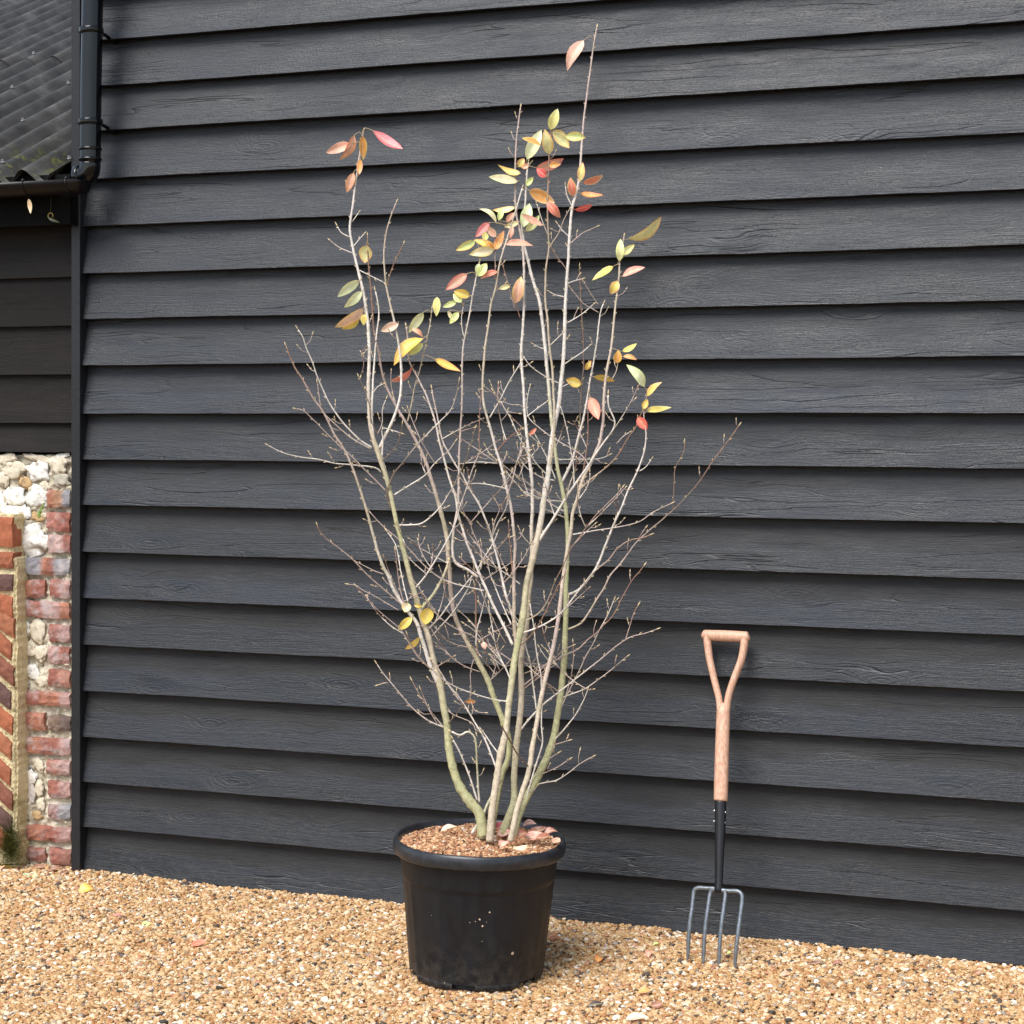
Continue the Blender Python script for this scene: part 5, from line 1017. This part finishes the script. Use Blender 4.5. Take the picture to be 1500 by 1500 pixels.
for li, (bx, by, tx, ty, w, c1, c2) in enumerate(LV):
    r = random.Random(3000 + li); s, dist = near(bx, by); d = s[2] - r.uniform(0, .012)
    Lp = math.dist((bx, by), (tx, ty)); d2 = min(d + r.uniform(-.35, .25) * Lp / F * d, wallY(tx) - .03)
    B = px3(bx, by, d); Tp = px3(tx, ty, d2); ax = (Tp - B).normalized(); tw_ = max(w * .95, .38 * Lp); roll = math.acos(min(1, w / tw_)) * r.choice([1, -1])
    toc = Vector((0, -1, 0)); nrm = (toc - ax * toc.dot(ax)).normalized(); nrm = Matrix.Rotation(roll, 3, ax) @ nrm
    mb = MB(); leaf_mesh(mb, B, Tp, nrm, tw_ * d / F, c1, c2, 40 + li)
    o = mb.build('leaf', M_leaf, None)
    st = MB(); sp = px3(s[0], s[1], s[2]); mid = (sp + B) / 2 + Vector((0, -.002, .004)); mid -= (Tp - B) * .10
    tube(st, catmull([(*sp, .0010), (*mid, .0008), (*B, .0008), (*(B + (Tp - B) * .12), .0005)], .006), 5, None); st.c = [(.62, .48, .28)] * len(st.v)
    b0 = len(o.data.vertices)
    # blade and stalk are one leaf
    bm = bmesh.new(); bm.from_mesh(o.data); cl = bm.verts.layers.float_color.get('Col'); vs_ = [bm.verts.new(v) for v in st.v]
    for v in vs_: v[cl] = (.60, .46, .26, 1)
    for f in st.f:
        try: bm.faces.new([vs_[i] for i in f]).smooth = True
        except ValueError: pass
    bm.to_mesh(o.data); bm.free(); attach(o, tree)

# ------------------------------------------------------------------ fork
G = ground(1043, 1414, 0.0); Tt = px3(1064, 930, wallY(1064) - 0.062)
E1 = Vector((math.cos(R(27)), -math.sin(R(27)), 0)); AX = (Tt - G).normalized(); FN = E1.cross(AX).normalized()
if FN.y > 0: FN = -FN
def fp(x, y, off=0.0):
    d = Vector(((x - 750) / F, 1, -(y - HY) / F)); o = Vector((0, 0, H)); t = (G - o).dot(FN) / d.dot(FN); return o + d * t + FN * off
fork = empty('garden_fork', G, 'garden digging fork with ash D handle leaning on the black boards', 'garden fork')
def ftube(name, pts, m, parent, sides=14, flat=1.0, step=.008, smooth=True):
    mb = MB(); q = [(*fp(p[0], p[1], p[3] if len(p) > 3 else 0), p[2] * fp(p[0], p[1]).y / F) for p in pts]; q = catmull(q, step); tube(mb, q, sides, flat=flat, up=FN); return mb.build(name, m, parent, smooth)
hm = MB()
def fadd(pts, sides=18, flat=1.0):
    q = [(*fp(p[0], p[1], p[3] if len(p) > 3 else 0), p[2] * fp(p[0], p[1]).y / F) for p in pts]; tube(hm, catmull(q, .006), sides, flat=flat, up=FN)
fadd([(1055.5, 1173.5, 8.8), (1055.6, 1172, 10.1), (1056.3, 1150, 10.4), (1057.3, 1110, 10.3), (1058.6, 1070, 10.1), (1059.4, 1045, 9.9), (1059.8, 1036, 8.2), (1060, 1030, 5.0)], 22)
fadd([(1036, 930, 5.8), (1036.8, 945, 5.6), (1039.4, 965, 5.2), (1045, 990, 5.0), (1050, 1010, 4.9), (1053.6, 1025, 4.9), (1055.0, 1040, 4.9), (1055.6, 1050, 4.4)], 16, 1.25)
fadd([(1090.8, 933, 5.8), (1089.8, 948, 5.7), (1085.5, 968, 5.3), (1077, 990, 5.1), (1070, 1010, 5.0), (1066.2, 1025, 5.0), (1064.6, 1040, 4.9), (1063.6, 1050, 4.4)], 16, 1.25)
handle = hm.build('handle', M_ash, fork)
mb = MB(); q = [(*fp(x, y), r_ * fp(x, y).y / F) for (x, y, r_) in ((1029.4, 928.5, 4.6), (1030.5, 929, 6.6), (1040, 930.5, 7.8), (1063, 931.5, 8.3), (1086, 932.5, 7.9), (1096, 932, 6.8), (1097.2, 931.5, 4.8))]
tube(mb, catmull(q, .006), 18, up=FN); mb.build('grip', M_ash, fork)
ftube('socket', [(1055.3, 1172.8, 8.6), (1055.3, 1200, 8.2), (1054.6, 1230, 7.4), (1053.6, 1262, 6.6), (1053.0, 1290, 6.0), (1052.5, 1304, 6.4), (1052.3, 1308, 5.0)], M_socket, fork, 18)
for (x, y) in ((1045.8, 1187.5), (1063.5, 1190), (1045.6, 1203), (1062.6, 1205)):
    mb = MB(); c = fp(x, y, .001); s_ = -1 if x < 1055 else 1
    tube(mb, [(*(c - E1 * s_ * .004), .0032), (*(c), .0032), (*(c + E1 * s_ * .0012), .0018)], 10); mb.build('rivet', M_rivet, fork)
TP = [[(1052, 1303, 3.6), (1044, 1301.5, 3.2), (1035, 1301, 3.0), (1022, 1300.5, 3.0), (1017, 1304, 3.1), (1015.6, 1312, 3.1), (1014.6, 1330, 3.2, .004), (1012.2, 1350, 3.2, .008), (1009.8, 1375, 3.2, .006), (1008, 1395, 2.9, .0), (1006, 1412, 1.0, -.004)],
      [(1052, 1303, 3.4), (1043.5, 1303, 3.2), (1040.4, 1308, 3.1), (1038.4, 1325, 3.1, .004), (1035.6, 1350, 3.1, .008), (1032.6, 1378, 3.1, .006), (1030.6, 1400, 2.9, .0), (1029.5, 1420, 1.0, -.004)],
      [(1053, 1303, 3.4), (1061, 1305, 3.2), (1062.6, 1310, 3.1), (1061.2, 1328, 3.2, .004), (1058.6, 1352, 3.2, .008), (1055.6, 1380, 3.2, .006), (1053.4, 1405, 2.9, .0), (1052, 1426, 1.0, -.004)],
      [(1053, 1303, 3.6), (1061, 1304.5, 3.2), (1070, 1305, 3.0), (1081, 1305.5, 3.1), (1086.3, 1310, 3.2), (1087, 1319, 3.2), (1085, 1342, 3.2, .004), (1082.6, 1365, 3.2, .008), (1079.6, 1388, 3.1, .006), (1077, 1408, 2.8, .0), (1075.5, 1428, 1.0, -.004)]]
for t_ in TP: ftube('tine', t_, M_steel, fork, 8, 1.0, .006, True)

# ------------------------------------------------------------------ fallen leaves
def ground_leaf(px, py, L, wd, ang, c1, c2, label, group=None, zb=0.0, tilt=.12, cat='leaf', name='fallen_leaf', seed=1, curl=.12, fold=.2):
    p = ground(px, py, zb) if zb < .1 else None
    if p is None:
        d = PY; Y = (H - zb) * F / (py - HY); p = px3(px, py, Y)
    a = R(ang); ax = Vector((math.cos(a), math.sin(a), tilt)).normalized(); mb = MB(); leaf_mesh(mb, Vector((0, 0, 0)) - ax * L / 2, ax * L / 2, Vector((random.uniform(-.3, .3), -.55, 1)), wd, c1, c2, seed, fold, curl)
    o = mb.build(name, M_leaf); o.location = p + Vector((0, 0, .008 if zb < .1 else .012)); return tag(o, label, cat, group)
BRN = (.20, .085, .05); DBR = (.055, .035, .03); MNT = (.38, .56, .36)
GL = [(126, 1308, .045, .040, 20, YL, OR, 'yellow and orange leaf on the gravel before the corner post'), (214, 1358, .028, .026, 10, LG, YL, 'bright green leaf with a yellow end on the gravel'),
      (291, 1385, .045, .020, 30, CO, SA, 'salmon red leaf lying flat left of the pot'), (14, 1273, .028, .024, 50, YL, OR, 'yellow leaf at the foot of the mossy brick wall'),
      (38, 1285, .026, .020, 10, MNT, MNT, 'pale mint green leaf near the flint wall base'), (51, 1287, .022, .017, -30, YG, LG, 'lime green leaf beside the mint green one'),
      (2, 1275, .035, .03, 90, SA, OR, 'orange leaf cut by the left edge under the brick wall'), (877, 1410, .036, .022, 75, OR, CO, 'orange lobed leaf right of the pot'),
      (951, 1402, .045, .018, 80, SA, PK, 'long salmon leaf between the pot and the fork'), (873, 1477, .042, .020, 10, DBR, DBR, 'dark brown curled leaf at the front right of the pot'),
      (963, 1476, .035, .022, 20, (.36, .17, .12), BRN, 'dull brown pink leaf in front of the fork'), (944, 1457, .032, .020, 5, OR, SA, 'small bright orange leaf in front of the fork'),
      (934, 1496, .060, .024, -20, (.70, .50, .38), PS, 'pale pink leaf at the bottom edge of the photo'), (961, 1387, .018, .010, 30, LG, LG, 'tiny green leaf behind the salmon leaf'),
      (1069, 1400, .016, .010, 30, LG, LG, 'tiny green leaf between the fork tines'), (1045, 1421, .020, .012, 40, BRN, CO, 'small rusty leaf under the fork tines'),
      (82, 1278, .05, .022, 15, BRN, (.3, .13, .08), 'rusty brown leaf at the foot of the lowest bricks'), (56, 1275, .05, .025, -15, (.26, .12, .07), BRN, 'brown leaf left of the rusty one under the lowest bricks'),
      (96, 1283, .04, .022, 60, (.24, .10, .06), BRN, 'reddish brown leaf beside the corner post'), (30, 1272, .045, .02, 20, BRN, BRN, 'dark rusty leaf between the mint leaf and the wall'),
      (173, 1345, .03, .012, 10, (.3, .13, .1), PK, 'dull red sliver of leaf behind the green leaf'), (812, 1378, .035, .015, 10, (.34, .12, .06), CO, 'rusty red leaf touching the right side of the pot'),
      (1195, 1414, .04, .016, 5, BRN, DBR, 'dark brown leaf right of the fork'), (1228, 1416, .03, .014, -10, (.28, .1, .07), BRN, 'red brown leaf farthest right on the gravel'),
      (1150, 1432, .025, .015, 10, (.5, .28, .2), PS, 'faded pink leaf fragment right of the fork'), (1433, 1428, .025, .016, 30, (.45, .24, .16), BRN, 'pinkish brown leaf fragment near the right edge')]
for i, (x, y, L, w, a, c1, c2, lb) in enumerate(GL): ground_leaf(x, y, L, w, a, c1, c2, lb, 'leaves fallen on the gravel', seed=70 + i, curl=.18, fold=.3)
zp = 0.362
PL = [(658, 1221, .046, .017, 5, (.80, .62, .46), PS, 'cream pink leaf lying on the soil at the left of the pot'), (733, 1216, .040, .026, 60, PK, RD, 'pink leaf standing between the stems in the pot'), (740, 1226, .045, .028, -10, (.42, .24, .2), PK, 'grey pink leaf at the foot of the stems'),
      (738, 1243, .036, .026, 70, PS, PK, 'rosy leaf at the front rim of the soil'), (762, 1247, .040, .016, 10, CM, PS, 'pale yellow leaf along the front rim of the soil'), (767, 1232, .040, .028, 30, (.34, .13, .08), BRN, 'rust brown leaf nearest the stems at the right'),
      (782, 1230, .050, .034, 10, (.52, .30, .24), SA, 'curled salmon leaf on the right of the soil'), (796, 1233, .045, .030, -30, (.30, .11, .07), BRN, 'dark rust curled leaf by the right rim'), (807, 1228, .040, .024, 20, (.42, .2, .15), BRN, 'brown leaf touching the right rim'),
      (788, 1221, .050, .026, 0, (.22, .09, .06), BRN, 'dark brown leaf behind the salmon one'), (776, 1215, .040, .022, -20, (.30, .14, .11), (.5, .3, .3), 'dull mauve leaf at the back right of the soil'), (815, 1238, .035, .022, 60, SA, PS, 'small pink leaf against the right rim')]
for i, (x, y, L, w, a, c1, c2, lb) in enumerate(PL): ground_leaf(x, y, L, w, a, c1, c2, lb, 'leaves fallen on the soil in the pot', zb=zp, seed=120 + i, curl=.22, fold=.45, tilt=.2)
# bits hanging from the gutter
def hang(px, py0, px1, py1, n, wd, c1, c2, label, seed):
    u, z = uz(px, py0, n); a = W(u, n, z); u, z = uz(px1, py1, n); b = W(u, n, z); mb = MB(); c = (a + b) / 2
    leaf_mesh(mb, a - c, b - c, NV + Vector((0, 0, .2)), wd, c1, c2, seed, .3, .1); o = mb.build('dead_leaf', M_leaf); o.location = c; return tag(o, label, 'leaf')
hang(42, 291, 45, 313, .19, .016, (.62, .42, .24), CM, 'pale dead leaf hanging below the gutter', 5)
mb = MB(); u, z = uz(74, 316, .13); cc_ = W(u, .13, z); tube(mb, [(*(TV * .009 * math.cos(R(a)) + Vector((0, 0, .009 * math.sin(R(a))))), .002) for a in range(-30, 250, 20)], 5, [(.40, .27, .06)] * 14)
leaf_mesh(mb, Vector((-.008, 0, -.006)), Vector((.030, 0, -.022)), NV, .011, (.03, .035, .015), (.06, .06, .02), 9)
tube(mb, [(0, 0, .009, .0006), (.002, .004, .085, .0006)], 4, [(.12, .10, .07)] * 2)
o = mb.build('dead_leaf', M_leaf); o.location = cc_; tag(o, 'curled yellow and dark leaf hanging under the gutter left of the post', 'leaf')
M_dkstone = simple('dark_flint_pebble', (0.05, 0.045, 0.042), 0.5, 0.4, 0, 200, .5, .4, .002)
# a few larger dark stones
for i, (x, y, s_) in enumerate([(272, 1298, .014), (1130, 1486, .008), (1155, 1497, .007), (395, 1318, .009), (470, 1322, .006), (1066, 1404, .005), (240, 1500, .009)]):
    bm = bmesh.new(); bmesh.ops.create_icosphere(bm, subdivisions=2, radius=s_)
    for v in bm.verts: v.co *= 1 + .35 * noise.noise(v.co * (1 / s_) + Vector((i * 5, 0, 0))); v.co.z *= .5; v.co.x *= 1.3
    me = bpy.data.meshes.new('dark_stone'); bm.to_mesh(me); bm.free(); me.materials.append(M_dkstone); me.polygons.foreach_set('use_smooth', [True] * len(me.polygons)); o = bpy.data.objects.new('dark_stone', me); C.objects.link(o); o.location = ground(x, y, 0) + Vector((0, 0, .006))
    tag(o, ['dark stone by the wall left of the pot', 'dark pebble near the bottom edge right of the fork', 'lowest dark pebble right of the fork', 'dark stone at the wall foot midway to the pot', 'small dark stone just left of the pot by the wall', 'dark pebble between the two right tines', 'dark stone at the bottom edge left of the pot'][i], 'stone', 'dark stones in the gravel')
bpy.context.view_layer.update()
